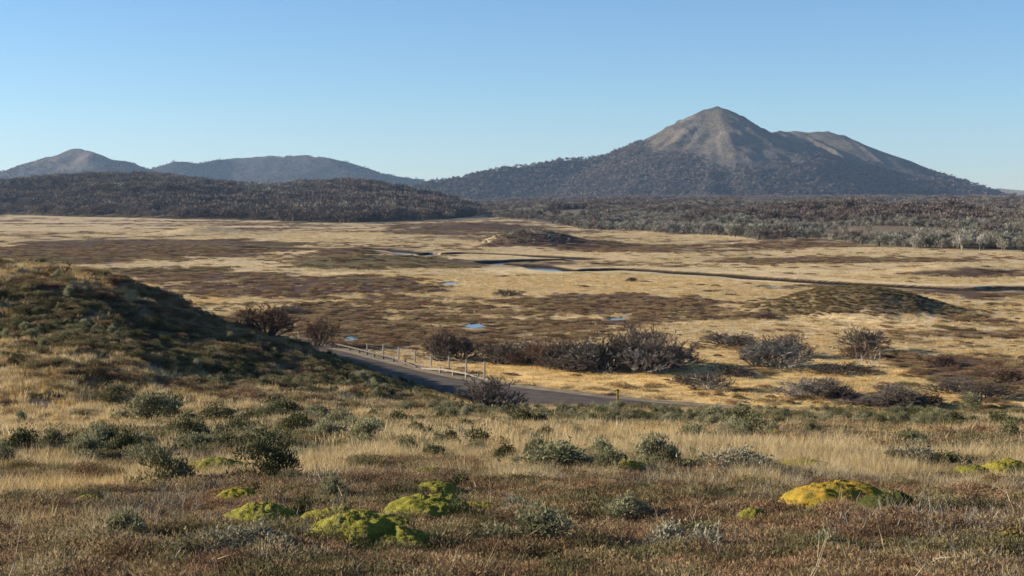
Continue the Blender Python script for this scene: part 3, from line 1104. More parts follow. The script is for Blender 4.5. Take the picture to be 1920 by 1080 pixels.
def shrub_meshes(seed, n, leaf, mat, dome=0.75, stems=16):
    """unit shrub 1 m across: leafy sprays over several lobes, woody stems from the base"""
    rng = random.Random(seed)
    lobes = []
    for k in range(rng.randint(9, 13)):
        a = rng.uniform(0, 2 * pi)
        q = rng.uniform(0.0, 0.44)
        lobes.append((q * math.cos(a), q * math.sin(a), rng.uniform(.09, .22), dome * (1 - q * .95) * rng.uniform(.45, 1.1)))
    b = MB()
    for i in range(n):
        lx, ly, lr, lz = rng.choice(lobes)
        dv_ = rdir(rng, -0.35, 1)
        q = rng.uniform(.55, 1.0)
        p = np.array([lx, ly, max(0.05, lz - lr * .8)]) + dv_ * np.array([lr * 1.15, lr * 1.15, lr * .95]) * q
        if rng.random() < 0.22:   # upright sprays that stand above the rest
            p = np.array([lx + rng.gauss(0, lr * .5), ly + rng.gauss(0, lr * .5), lz * rng.uniform(.7, 1.22)])
            dv_ = unit(np.array([rng.gauss(0, .3), rng.gauss(0, .3), 1]))
        elif rng.random() < 0.25:   # skirt down to the ground
            p[2] *= rng.uniform(.1, .8)
        p[2] = max(p[2], 0.0)
        dr_ = unit(dv_ + np.array([0, 0, .7]) + np.array([rng.gauss(0, .35), rng.gauss(0, .35), rng.gauss(0, .3)]))
        L = leaf * rng.uniform(.6, 1.5)
        s_ = unit(np.cross(dr_, rdir(rng)))
        b.tri(p - s_ * L * .22, p + s_ * L * .22, p + dr_ * L)
    fo = b.mesh('foliage', mat)
    b = MB()
    for k in range(stems):
        lx, ly, lr, lz = rng.choice(lobes)
        e = np.array([lx + rng.gauss(0, .07), ly + rng.gauss(0, .07), lz * rng.uniform(.75, 1.08)])
        s0 = np.array([lx * .15, ly * .15, -0.04])
        mid = (s0 + e) / 2 + np.array([rng.gauss(0, .04), rng.gauss(0, .04), .02])
        b.tube([s0, mid, e], [.012, .008, .003], 3)
    st = b.mesh('stem', M['bark'])
    return fo, st


def bare_meshes(seed, twig, bark, H=1.0, W=0.7, stems=9, lean=0.55, fine=5, tw=0.011, depth=3):
    """bare shrub 1 m high: several stems that fork into dense twigs"""
    rng = random.Random(seed)
    T, C = MB(), MB()

    def grow(p, dr_, L, r, lev):
        k = 3
        pts = [p]
        q = p.copy()
        dd = dr_.copy()
        for i in range(k):
            dd = unit(dd + np.array([rng.gauss(0, .16), rng.gauss(0, .16), rng.gauss(.04, .12)]))
            q = q + dd * L / k
            pts.append(q.copy())
        if lev >= 2:
            T.tube(pts, [r, r * .85, r * .7, r * .5], 4 if lev >= 3 else 3)
        else:
            C.strip([pts[0], pts[-1]] if lev == 0 else pts, max(r * 2, tw), unit(np.cross(dd, rdir(rng))))
        if lev == 0:
            return
        nb = fine if lev == 1 else rng.randint(4, 5)
        for i in range(nb):
            f = rng.uniform(.35, 1.0)
            j = min(int(f * k), k - 1)
            pp = pts[j] + (pts[j + 1] - pts[j]) * (f * k - j)
            nd = unit(dd + rdir(rng) * rng.uniform(.6, 1.05) + np.array([0, 0, .12]))
            grow(pp, nd, L * (rng.uniform(.42, .64) if lev > 1 else rng.uniform(.22, .46)), r * .5, lev - 1)
    for s in range(stems):
        a = 2 * pi * s / stems + rng.uniform(-.4, .4)
        ln = lean * rng.choice([.3, .8, 1.3, 2.0, 3.4])
        dr_ = unit([math.cos(a) * ln, math.sin(a) * ln, 1])
        p = np.array([math.cos(a) * .06, math.sin(a) * .06, -0.04])
        grow(p, dr_, H * rng.uniform(.45, .62), 0.018 * rng.uniform(.7, 1.2), depth)
    tk = T.mesh('trunk', bark)
    cr = C.mesh('crown', twig)
    return tk, cr


def tree_mesh(name, seed, n, mat, leaf=0.16, lobes=6, trunk=True, wid=0.42, thin=0.2, wood=None):
    """small wind-shaped tree 1 m high for the far woods: leafless twig sprays on a forked trunk"""
    rng = random.Random(seed)
    b = MB()
    LB = []
    for k in range(lobes):
        a = rng.uniform(0, 2 * pi)
        q = wid * rng.uniform(.1, .75)
        LB.append(np.array([q * math.cos(a), q * math.sin(a), rng.uniform(.38, .80) - q * .25]))
    for i in range(n):
        c = rng.choice(LB)
        dv_ = rdir(rng, -.5, 1)
        rr = wid * rng.uniform(.45, .62)
        p = c + dv_ * rr * rng.uniform(.3, .85) * np.array([1, 1, .8])
        dr_ = unit(dv_ + np.array([rng.gauss(0, .3), rng.gauss(0, .3), .6 + rng.gauss(0, .2)]))
        L = leaf * rng.uniform(.6, 1.4)
        s_ = unit(np.cross(dr_, rdir(rng)))
        b.tri(p - s_ * L * thin, p + s_ * L * thin, p + dr_ * L)
    nf = len(b.f)
    if trunk:
        for k in range(3):
            c = LB[k % len(LB)]
            b.tube([np.array([0, 0, -.06]), np.array([c[0] * .3, c[1] * .3, c[2] * .5]), c], [.026, .018, .007] if wood else [.022, .016, .006], 3)
        if wood:      # dead stems standing out of the crown
            for k in range(5):
                a = rng.uniform(0, 2 * pi)
                p = np.array([.25 * math.cos(a), .25 * math.sin(a), rng.uniform(.2, .5)])
                b.tube([p, p + np.array([rng.gauss(0, .05), rng.gauss(0, .05), .22]), p + np.array([rng.gauss(0, .08), rng.gauss(0, .08), .45])], [.016, .012, .005], 3)
    idx = [0] * nf + [1] * (len(b.f) - nf)
    return mesh_np(name, np.array(b.v), np.array(b.f), [mat, wood or M['bark']], False, mat_idx=idx)


# ------------------------------------------------------------------ cushion plants
def cushion_mesh(seed, mat, flat=0.42):
    rng = random.Random(seed)
    nu, nv = 150, 52
    V = []
    u = np.linspace(0, 2 * pi, nu, endpoint=False)
    lob = [(rng.uniform(0, 2 * pi), rng.uniform(.12, .38), rng.uniform(.45, .75), rng.uniform(.10, .2)) for _ in range(7)]
    for j in range(nv + 1):
        t = j / nv                       # 0 top .. 1 rim (below ground)
        th = t * pi * 0.60
        for q in u:
            r = math.sin(th)
            x, y, z = r * math.cos(q), r * math.sin(q), math.cos(th)
            V.append((x, y, z))
    V = np.array(V)
    ang = np.arctan2(V[:, 1], V[:, 0])
    rad = np.hypot(V[:, 0], V[:, 1])
    out = 1 + 0.20 * noise(np.cos(ang) * 1.6 + seed, np.sin(ang) * 1.6) * rad
    x, y, z = V[:, 0] * out, V[:, 1] * out, V[:, 2]
    bumps = 0.085 * fbm(x + seed * 3.1, y, 0.55, 2, seed) + 0.040 * fbm(x, y + z, 0.16, 2, seed + .5) + 0.016 * fbm(x * 1.2, y * 1.2 + z, 0.045, 2, seed + .7)
    nx = 1 + bumps
    P = np.stack([x * nx * .5, y * nx * .5, (np.sign(z) * np.abs(z) ** 0.85) * flat * (1 + 2.2 * bumps)], 1)
    Fq = []
    for j in range(nv):
        for i in range(nu):
            a0 = j * nu + i
            a1 = j * nu + (i + 1) % nu
            Fq.append((a0, a0 + nu, a1 + nu, a1))
    return mesh_np('cushion_plant', P, Fq, mat, True)


CUSH = [  # u, base v, width px, height px, material, label
    (1590, 984, 165, 60, 'moss_gold', 'large golden orange cushion plant, the biggest and most orange mound on the right'),
    (1684, 990, 90, 48, 'moss_dark', 'dark green cushion plant adjoining the right side of the large golden orange one'),
    (1905, 912, 70, 36, 'moss_yellow', 'bright yellow green cushion cut by the right edge beside the dark hummock'),
    (1838, 912, 44, 20, 'moss_green', 'small green cushion on the dark hummock just left of the bright yellow green one'),
    (392, 912, 85, 30, 'moss_green', 'green cushion with dark right half at the lower edge of the left straw band'),
    (438, 962, 66, 32, 'moss_yellow', 'small lemon yellow cushion with a dark tuft at its right, above the rounded green mound'),
    (480, 1020, 105, 58, 'moss_green', 'rounded green mound with black shaded right side below the lemon yellow cushion'),
    (152, 975, 46, 18, 'moss_yellow', 'tiny yellow green cushion alone in the brown heath near the left edge'),
    (632, 1018, 130, 44, 'moss_yellow', 'long pale yellow cushion at the upper left of the central moss cluster'),
    (662, 1056, 130, 66, 'moss_green', 'plump pale green cushion bulging at the lower left of the central moss cluster'),
    (712, 1030, 110, 42, 'moss_green', 'green cushion with dark back lying across the middle of the central moss cluster'),
    (742, 1066, 105, 50, 'moss_green', 'yellowish green cushion lowest and nearest of the central moss cluster'),
    (800, 1006, 125, 56, 'moss_green', 'broad olive green dome with dark hollow under it, right of the central moss cluster'),
    (902, 992, 62, 36, 'moss_yellow', 'bright yellow green cushion right of the broad olive dome beside grey twigs'),
    (797, 915, 52, 20, 'moss_green', 'small pale green cushion highest above the broad olive dome, by straw grass'),
    (816, 950, 60, 22, 'moss_green', 'thin bright green cushion beside the dark hollow above the broad olive dome'),
    (1182, 902, 70, 18, 'moss_green', 'flat vivid green cushion at the right end of the wide grey shrub'),
    (1306, 898, 46, 18, 'moss_yellow', 'small mustard cushion left of the silver grey shrub'),
    (1458, 833, 32, 14, 'moss_yellow', 'tiny bright yellow cushion far back in the straw grass on the right'),
    (1520, 898, 76, 16, 'moss_yellow', 'flat yellow olive cushion behind the large golden orange one'),
    (1908, 1052, 60, 40, 'moss_gold', 'orange yellow cushion in the bottom right corner by the bare path'),
    (1420, 1004, 40, 14, 'moss_green', 'small low green cushion in brown heath left of the large golden orange one'),
]
KEEP_OUT = []
cm = {}
for k, (u, v, wpx, hpx, mt, lab) in enumerate(CUSH):
    x, dd, z = at(u, v)
    W_ = wpx / F * dd
    H_ = hpx / F * dd
    y = dd + W_ * 0.36
    z = float(height([x], [y])[0])
    o = link('cushion_plant', cushion_mesh(k + 1, M[mt]), loc=(x, y, z + (0.03 if hpx > 30 else 0.08)))
    # height such that the mound shows hpx tall above its base line
    o.scale = (W_ * (1.36 if k < 2 else 1.55), W_ * (1.05 if k < 2 else 1.25), min(max(0.12, H_ * 1.16), W_ * .62) / 0.42 * 0.9)
    o.rotation_euler = (R(-6), 0, rnd.uniform(-.3, .3))
    tag(o, lab, 'cushion plant', 'moss-like cushion plants on the heath')
    KEEP_OUT.append((x, y, W_ * 0.52))
    KEEP_OUT.append((x * (y - .35) / y, y - .35, W_ * 0.46))


_wx, _wy, _wz = at(1805, 985)
KEEP_OUT.append((_wx, _wy, .42))
KEEP_OUT.append((_wx + .28, _wy + .45, .36))
KEEP_OUT.append((_wx - .08, _wy - .55, .34))


def clear_of(x, y, extra=0.0):
    m = np.ones(len(x), bool)
    for (kx, ky, kr) in KEEP_OUT:
        m &= (x - kx) ** 2 + (y - ky) ** 2 > (kr + extra) ** 2
    return m


# ------------------------------------------------------------------ leafy shrubs on the slope in front
SHR = {}
for kind, mat, n_, leaf in (('grey', 'greyleaf', 2600, .055), ('dark', 'darkleaf', 2600, .055), ('pale', 'paleleaf', 2300, .055)):
    SHR[kind] = [shrub_meshes(100 + i + ord(kind[0]) * 7, n_, leaf, M[mat]) for i in range(3)]


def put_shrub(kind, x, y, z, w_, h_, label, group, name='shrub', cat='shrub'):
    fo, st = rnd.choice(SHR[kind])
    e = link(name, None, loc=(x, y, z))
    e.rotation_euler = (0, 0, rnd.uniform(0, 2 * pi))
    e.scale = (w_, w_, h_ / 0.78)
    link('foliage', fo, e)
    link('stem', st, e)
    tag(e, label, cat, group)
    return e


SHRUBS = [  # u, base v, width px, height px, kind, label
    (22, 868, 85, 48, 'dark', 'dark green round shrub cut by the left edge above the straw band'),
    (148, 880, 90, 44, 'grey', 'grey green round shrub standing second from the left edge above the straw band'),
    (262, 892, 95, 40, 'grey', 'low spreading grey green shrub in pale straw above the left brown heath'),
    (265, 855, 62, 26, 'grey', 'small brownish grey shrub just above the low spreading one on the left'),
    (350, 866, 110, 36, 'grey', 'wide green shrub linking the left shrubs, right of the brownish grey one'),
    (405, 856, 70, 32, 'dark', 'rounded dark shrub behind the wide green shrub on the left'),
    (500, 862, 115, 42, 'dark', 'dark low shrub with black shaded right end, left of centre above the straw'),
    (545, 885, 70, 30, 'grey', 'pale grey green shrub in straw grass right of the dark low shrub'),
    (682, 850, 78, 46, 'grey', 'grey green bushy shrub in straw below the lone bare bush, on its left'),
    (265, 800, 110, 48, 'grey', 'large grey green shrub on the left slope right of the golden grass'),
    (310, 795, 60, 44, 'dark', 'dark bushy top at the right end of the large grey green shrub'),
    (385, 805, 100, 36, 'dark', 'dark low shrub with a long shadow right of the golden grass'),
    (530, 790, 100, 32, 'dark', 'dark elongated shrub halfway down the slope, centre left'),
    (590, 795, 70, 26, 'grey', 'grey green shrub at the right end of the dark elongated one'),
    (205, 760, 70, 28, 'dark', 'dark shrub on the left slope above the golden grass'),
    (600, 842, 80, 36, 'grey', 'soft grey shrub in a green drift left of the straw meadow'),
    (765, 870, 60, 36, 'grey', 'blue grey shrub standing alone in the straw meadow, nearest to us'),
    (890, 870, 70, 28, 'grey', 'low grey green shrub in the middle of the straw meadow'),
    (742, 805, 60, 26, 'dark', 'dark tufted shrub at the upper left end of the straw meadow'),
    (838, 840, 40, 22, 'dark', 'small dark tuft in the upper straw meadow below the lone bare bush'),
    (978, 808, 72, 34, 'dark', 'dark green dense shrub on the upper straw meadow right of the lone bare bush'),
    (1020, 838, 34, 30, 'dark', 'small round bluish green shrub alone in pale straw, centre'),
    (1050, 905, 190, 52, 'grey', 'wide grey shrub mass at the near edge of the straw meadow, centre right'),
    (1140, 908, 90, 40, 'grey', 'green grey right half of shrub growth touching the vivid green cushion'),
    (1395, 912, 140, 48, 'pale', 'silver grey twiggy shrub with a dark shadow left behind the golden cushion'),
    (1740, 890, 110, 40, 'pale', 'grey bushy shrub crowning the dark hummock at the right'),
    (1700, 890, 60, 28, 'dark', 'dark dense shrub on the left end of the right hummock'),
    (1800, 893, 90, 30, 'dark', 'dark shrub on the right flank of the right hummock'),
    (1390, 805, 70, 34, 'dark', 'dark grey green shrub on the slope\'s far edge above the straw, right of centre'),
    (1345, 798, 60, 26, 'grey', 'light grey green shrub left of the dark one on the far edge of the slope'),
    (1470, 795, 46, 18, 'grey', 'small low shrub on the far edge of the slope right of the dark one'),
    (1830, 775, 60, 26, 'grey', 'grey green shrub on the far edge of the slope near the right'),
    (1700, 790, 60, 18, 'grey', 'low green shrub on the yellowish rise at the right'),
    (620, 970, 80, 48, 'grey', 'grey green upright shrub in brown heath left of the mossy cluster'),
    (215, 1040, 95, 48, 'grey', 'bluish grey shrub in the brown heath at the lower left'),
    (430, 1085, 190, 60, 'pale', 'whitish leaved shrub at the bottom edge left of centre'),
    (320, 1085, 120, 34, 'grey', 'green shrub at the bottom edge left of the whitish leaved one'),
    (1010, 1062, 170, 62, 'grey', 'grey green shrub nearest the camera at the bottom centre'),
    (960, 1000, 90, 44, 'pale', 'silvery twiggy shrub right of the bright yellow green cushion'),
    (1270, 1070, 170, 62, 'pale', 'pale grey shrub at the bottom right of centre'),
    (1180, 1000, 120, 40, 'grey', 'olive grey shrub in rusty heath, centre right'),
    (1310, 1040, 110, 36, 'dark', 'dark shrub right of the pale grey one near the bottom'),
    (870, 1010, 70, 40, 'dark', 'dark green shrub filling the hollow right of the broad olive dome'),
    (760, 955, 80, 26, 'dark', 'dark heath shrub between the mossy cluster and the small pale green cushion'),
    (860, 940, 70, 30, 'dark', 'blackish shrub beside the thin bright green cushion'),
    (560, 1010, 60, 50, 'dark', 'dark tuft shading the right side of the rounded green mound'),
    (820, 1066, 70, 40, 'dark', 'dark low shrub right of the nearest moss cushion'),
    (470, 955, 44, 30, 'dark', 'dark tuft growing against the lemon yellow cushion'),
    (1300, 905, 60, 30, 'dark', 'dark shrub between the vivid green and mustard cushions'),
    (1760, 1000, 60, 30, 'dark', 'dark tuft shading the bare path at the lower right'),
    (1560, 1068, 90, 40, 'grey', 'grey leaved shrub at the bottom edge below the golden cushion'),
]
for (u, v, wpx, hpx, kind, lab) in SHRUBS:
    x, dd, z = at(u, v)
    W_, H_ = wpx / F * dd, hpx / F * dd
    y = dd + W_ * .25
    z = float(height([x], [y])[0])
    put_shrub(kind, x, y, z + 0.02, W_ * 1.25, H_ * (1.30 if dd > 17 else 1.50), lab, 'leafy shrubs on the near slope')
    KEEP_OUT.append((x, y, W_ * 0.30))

rs = np.random.RandomState(5)
# unnamed repeats: shrubs on the hillside and scattered through the slope
cnt = 0
X, Y = sector(5000, 22, 98, rs, 21.5)
h_, g_ = cover(X, Y)
drd, _ = dist_poly(X, Y, ROADP, 14)
u_ = 960 + F * X / Y
hillside = (_hill_soft(X) > 0.8) & (Y > 34)
prob = np.where(hillside, 0.20 * g_ + 0.04, 0.30 * g_ ** 2 + 0.024) * (0.7 + (Y > 40) * 0.6) * ss(-.25, .25, fbm(X, Y, 5, 2, 92.0)) * 1.5 * np.where((Y > 71) & (u_ < 1280), 0.0, 1)
keep = (rs.rand(len(X)) < prob) & (drd > 5.2) & clear_of(X, Y, 0.5) & (Y < 94)
ix = np.nonzero(keep)[0][:285]
Z = height(X[ix], Y[ix])
for k, i in enumerate(ix):
    w_ = rs.uniform(.45, 1.15) * (1.0 if hillside[i] else 0.9)
    kind = 'grey' if rs.rand() < .62 else 'dark'
    if hillside[i]:
        lab = 'low grey green shrub on the hillside left of the road' if kind == 'grey' else 'low dark green shrub on the hillside left of the road'
        grp = ('grey green' if kind == 'grey' else 'dark green') + ' shrubs on the left hillside'
    else:
        lab = 'small grey green shrub scattered in the slope grass' if kind == 'grey' else 'small dark green shrub scattered in the slope grass'
        grp = 'small ' + ('grey green' if kind == 'grey' else 'dark green') + ' shrubs in the slope grass'
    put_shrub(kind, X[i], Y[i], Z[k] - .03, w_, w_ * rs.uniform(.34, .55), lab, grp)

# ------------------------------------------------------------------ bare bushes of the valley edge
BSH = {
    'brown': [bare_meshes(201 + i, M['twig'], M['bark'], stems=22, fine=24, tw=.0085) for i in range(3)],
    'red': [bare_meshes(221 + i, M['redtwig'], M['bark'], stems=22, fine=24, tw=.0085) for i in range(2)],
    'grey': [bare_meshes(241 + i, M['greytwig'], M['deadwood'], stems=22, fine=24, tw=.0085) for i in range(3)],
    'dead': [bare_meshes(261 + i, M['deadwood'], M['deadwood'], stems=5, fine=3, tw=.018, depth=2) for i in range(2)],
}


def mesh_dims(me):
    co = np.zeros(len(me.vertices) * 3, np.float32)
    me.vertices.foreach_get('co', co)
    co = co.reshape(-1, 3)
    lo, hi = np.percentile(co, 3, axis=0), np.percentile(co, 97, axis=0)
    return (hi[0] - lo[0] + hi[1] - lo[1]) / 2, np.percentile(co[:, 2], 98)


DIM = {k: [mesh_dims(c) for t, c in v] for k, v in BSH.items()}


def put_bush(kind, x, y, z, W_, H_, label, group, name='bare_bush', cat='bush'):
    j = rnd.randrange(len(BSH[kind]))
    tk, cr = BSH[kind][j]
    mw, mh = DIM[kind][j]
    e = link(name, None, loc=(x, y, z))
    e.rotation_euler = (0, 0, rnd.uniform(0, 2 * pi))
    e.scale = (W_ / mw, W_ / mw, H_ / mh)
    link('trunk', tk, e)
    link('crown', cr, e)
    tag(e, label, cat, group)
    return e


BUSHES = [  # u, base v, width px, height px, kind, label
    (920, 776, 80, 70, 'brown', 'lone round purplish brown bare bush on the slope in front of the road'),
    (497, 632, 90, 62, 'red', 'reddish brown bare bush behind the hill shoulder, left of the fence'),
    (590, 652, 55, 52, 'red', 'thin reddish bare bush where the road leaves the hill, left of the fence'),
    (820, 690, 60, 60, 'brown', 'brown bare bush behind the pale guard rail, among the fence posts'),
    (858, 690, 60, 50, 'brown', 'low brown bush behind the fence just right of the guard rail bush'),
    (935, 685, 70, 42, 'brown', 'brown rounded bush at the left end of the big thicket'),
    (985, 684, 70, 46, 'brown', 'dark brown bush second from the left end of the big thicket'),
    (1020, 690, 80, 50, 'red', 'rusty bush in the left half of the big thicket'),
    (1065, 694, 90, 54, 'brown', 'grey brown bush in the centre of the big thicket'),
    (1105, 697, 80, 56, 'grey', 'silvery lichen covered bush in the centre of the big thicket'),
    (1150, 697, 90, 66, 'brown', 'tall brown bush right of the pale dead branches in the thicket'),
    (1195, 690, 110, 78, 'brown', 'tallest brown bush forming the dome of the big thicket'),
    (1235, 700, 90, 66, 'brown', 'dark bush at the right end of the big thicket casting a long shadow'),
    (1205, 702, 80, 46, 'grey', 'greyish bush low in front of the tallest thicket bush'),
    (1125, 700, 60, 34, 'dead', 'pale dead branches sprawling in front of the big thicket'),
    (1080, 700, 80, 32, 'brown', 'low dark bush at the front foot of the big thicket'),
    (1425, 690, 60, 40, 'grey', 'small grey bush at the left of the rounded grey bush pair'),
    (1470, 692, 100, 56, 'grey', 'rounded grey bush with a rusty top on the golden field'),
    (1478, 672, 70, 44, 'red', 'rusty bush rising behind the rounded grey bush'),
    (1375, 652, 120, 24, 'brown', 'long low purplish bush behind the rounded grey bush'),
    (1628, 662, 70, 44, 'brown', 'upright brown bush standing by itself right of the rounded grey bush'),
    (1610, 672, 40, 26, 'red', 'rusty brown low bush against the upright brown bush'),
    (1618, 688, 26, 30, 'dead', 'pale dead sapling in front of the upright brown bush'),
    (1640, 690, 26, 32, 'dead', 'second pale dead sapling, right of the first below the upright brown bush'),
    (1335, 735, 60, 40, 'grey', 'twiggy grey bush on the golden field right of the road end'),
    (1290, 724, 54, 20, 'brown', 'low brown bush beside the twiggy grey bush on the golden field'),
    (1520, 748, 80, 34, 'grey', 'left half of grey brown bush clump alone on the golden field'),
    (1565, 750, 70, 38, 'brown', 'right half of grey brown bush clump alone on the golden field'),
    (1590, 752, 60, 18, 'brown', 'low purplish bush trailing from the clump on the golden field'),
    (1580, 704, 70, 22, 'brown', 'low dark bush midway on the golden field above the clump'),
    (1700, 770, 80, 40, 'brown', 'dark brown bush just beyond the crest at the right'),
    (1655, 768, 100, 20, 'brown', 'low creeping purplish bush left of the dark one beyond the crest'),
    (1740, 765, 60, 26, 'red', 'rusty bush right of the dark one beyond the crest'),
    (1680, 740, 60, 18, 'brown', 'flat brown bush on the golden field above the dark crest bush'),
    (1860, 752, 70, 34, 'brown', 'brown bush at the front of the dark heath by the right edge'),
    (1780, 690, 60, 24, 'red', 'rusty bush on the upper left of the right edge heath'),
    (1800, 740, 80, 26, 'brown', 'brown bush on the lower left of the right edge heath'),
    (1905, 720, 80, 30, 'red', 'rusty bush cut by the right edge on the heath'),
    (1380, 708, 70, 22, 'brown', 'low brown bush in the shadow right of the big thicket'),
    (1440, 600, 40, 12, 'brown', 'tiny dark bush left of the big grassy mound'),
    (1185, 528, 18, 9, 'brown', 'single dark bush on the pale plain beyond the reddish heath'),
    (950, 556, 40, 14, 'brown', 'dark bush at the left end of the reddish heath on the plain'),
    (545, 590, 50, 16, 'brown', 'grey brown bush on the heath behind the hill shoulder'),
    (1270, 692, 70, 40, 'brown', 'low dark bush ending the big thicket at the right'),
]
for (u, v, wpx, hpx, kind, lab) in BUSHES:
    x, dd, z = at(u, v)
    W_, H_ = wpx / F * dd, hpx / F * dd
    if dd < 97 and u < 1300:
        x, dd = x, dd
    y = dd + min(W_ * .25, 1.5) + (6.0 if 800 < u < 900 else 0)
    z = float(height([x], [y])[0])
    put_bush(kind, x, y, z - .05, W_ * 1.22, H_ * .95, lab, 'bare bushes along the valley edge')

# ------------------------------------------------------------------ fence, guard rails, marker post
FENCE = [(553, 640, 20), (687, 668, 23), (717, 670, 23), (746, 674, 23), (777, 681, 24), (808, 692, 27), (841, 701, 32), (874, 707, 32), (908, 713, 34)]
fp = []
for (u, v, hp) in FENCE:
    x, dd, z = at(u, v)
    if u > 600:
        dd = np.interp(u, [687, 908], [127, 107])
        x = px_x(u, dd)
        z = float(height([x], [dd])[0])
    fp.append((x, dd, z, hp / F * dd, px_z(v - hp, dd)))
e = link('wire_fence', None, loc=(fp[-1][0], fp[-1][1], fp[-1][2]))
tag(e, 'wire fence of slender pale posts running behind the road guard rail', 'fence')
bx = np.array([fp[-1][0], fp[-1][1], fp[-1][2]])
tops = []
for k, (x, y, z, h, zt) in enumerate(fp[1:]):
    b = MB()
    lean_ = np.array([rnd.gauss(0, .02), rnd.gauss(0, .02), 0])
    p0 = np.array([x, y, z - .2]) - bx
    p1 = np.array([x, y, zt]) - bx + lean_
    b.tube([p0, (p0 + p1) / 2, p1], [.085, .08, .07], 6, True)
    link('post', b.mesh('post', M['postwood']), e)
    tops.append((p0, p1))
for hgt in (.25, .5, .75, .93):
    b = MB()
    for k in range(len(tops) - 1):
        a0 = tops[k][0] + (tops[k][1] - tops[k][0]) * hgt
        a1 = tops[k + 1][0] + (tops[k + 1][1] - tops[k + 1][0]) * hgt
        b.tube([a0, (a0 + a1) / 2 - np.array([0, 0, .02]), a1], [.004] * 3, 3)
    link('wire', b.mesh('wire', M['wire']), e)
x, y, z, h, zt = fp[0]
b = MB()
b.tube([np.array([0, 0, -.2]), np.array([0, 0, h * .5]), np.array([.02, 0, h])], [.06, .055, .05], 6, True)
o = link('fence_post', b.mesh('fence_post', M['postwood']), loc=(x, y, z))
tag(o, 'single pale post between the two reddish bushes by the hill shoulder', 'post')


def guard_rail(pts, zs, label, posts_every=2.0, end_drop=True, mat=None):
    """steel W-beam on posts, following the road edge"""
    P = resample(np.array([(p[0], p[1], z) for p, z in zip(pts, zs)]), .5)
    org = P[0].copy()
    P = P - org
    e = link('guard_rail', None, loc=tuple(org))
    tag(e, label, 'guard rail')
    prof = [(0, .31), (.035, .33), (.035, .35), (0, .375), (.035, .40), (.035, .42), (0, .44)]
    t = np.gradient(P, axis=0)
    t[:, 2] = 0
    t /= np.linalg.norm(t, axis=1)[:, None]
    sd_ = np.stack([-t[:, 1], t[:, 0], 0 * t[:, 0]], 1)
    if sd_[0, 1] > 0:
        sd_ = -sd_
    V, Fq = [], []
    k = len(prof)
    for i in range(len(P)):
        drop = 0.3 * max(0, 1 - min(i, len(P) - 1 - i) / 8.0) if end_drop else 0
        for (o_, hz) in prof:
            V.append(P[i] + sd_[i] * o_ + np.array([0, 0, hz - drop]))
    for i in range(len(P) - 1):
        for j in range(k - 1):
            Fq.append((i * k + j, i * k + j + 1, (i + 1) * k + j + 1, (i + 1) * k + j))
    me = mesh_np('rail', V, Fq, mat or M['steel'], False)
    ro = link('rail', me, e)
    md = ro.modifiers.new('plate', 'SOLIDIFY')
    md.thickness = .012
    st = max(1, int(posts_every / .5))
    for i in range(4, len(P) - 3, st):
        b = MB()
        ang = math.atan2(t[i, 1], t[i, 0])
        b.box(P[i] - sd_[i] * .09 + np.array([0, 0, .06]), .10, .12, .82, ang)
        link('post', b.mesh('post', M['bark'] if mat is M['bark'] else M['postwood']), e)  # posts of the dark stretch carry the same painted shade
    return e


far = -side * 3.4
rd = ROADP + far


def along(u0, u1):
    uu = 960 + F * rd[:, 0] / rd[:, 1]
    m = (uu > u0) & (uu < u1)
    return rd[m]


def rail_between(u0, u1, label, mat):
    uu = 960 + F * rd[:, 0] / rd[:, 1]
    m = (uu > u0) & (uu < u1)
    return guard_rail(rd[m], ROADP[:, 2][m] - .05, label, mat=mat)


rail_between(783, 946, 'pale guard rail on short posts along the far edge of the gravel road', M['steel'])
rail_between(560, 781, 'guard rail coloured dark for the hill shade where the gravel road disappears behind the hill', M['bark'])  # the hill's shade is put into this stretch by a dark material
x, dd, z = at(1190, 779)
p = np.array([(x - 1.2, dd + .5), (x, dd + .2), (x + 1.3, dd - .2)])
zz = height(p[:, 0], p[:, 1])
guard_rail(p, zz - .42, 'short pale guard rail end beside the yellow marker post', end_drop=False)
x, dd, z = at(1160, 772)
e = link('marker_post', None, loc=(x, dd, z))
tag(e, 'thin yellow road marker post on the near road edge', 'marker post')
b = MB()
b.box((0, 0, .36), .11, .06, 1.2)
link('pole', b.mesh('pole', M['yellow']), e)
b = MB()
b.box((0, 0, .995), .12, .065, .07)
link('cap', b.mesh('cap', M['black']), e)
# pale stones along the road edge
for (u, v, wpx, lab) in [(1000, 724, 10, 'pale stone on the far road edge right of the guard rail'), (1262, 768, 12, 'pale flat stone where the road ends at the golden field'), (805, 734, 8, 'white stone in the grass left of the lone bare bush')]:
    x, dd, z = at(u, v)
    rng = random.Random(u)
    V = np.array([rdir(rng) for _ in range(40)])
    import bmesh
    bm = bmesh.new()
    for q_ in V:
        bm.verts.new(tuple(q_ * np.array([.5, .35, .28]) * rng.uniform(.8, 1.1)))
    bmesh.ops.convex_hull(bm, input=bm.verts)
    me = bpy.data.meshes.new('stone')
    bm.to_mesh(me)
    bm.free()
    me.materials.append(M['rock'])
    o = link('stone', me, loc=(x, dd, z + .08))
    s_ = wpx / F * dd
    o.scale = (s_, s_, s_)
    tag(o, lab, 'stone')

# ------------------------------------------------------------------ woods
TD = [tree_mesh('dark_tree', 301 + i, 420, M['forest_dark'], leaf=.14, wid=.50, lobes=8, thin=.13) for i in range(4)]
TP = [tree_mesh('pale_tree', 321 + i, 330, M['forest_pale'], leaf=.16, thin=.09, wood=M['greytwig']) for i in range(4)]
TL = [tree_mesh('far_tree', 341 + i, 46, M['forest_dark'], leaf=.34, lobes=4, trunk=False) for i in range(3)]
SD, SP, SLT = [source(m) for m in TD], [source(m) for m in TP], [source(m) for m in TL]

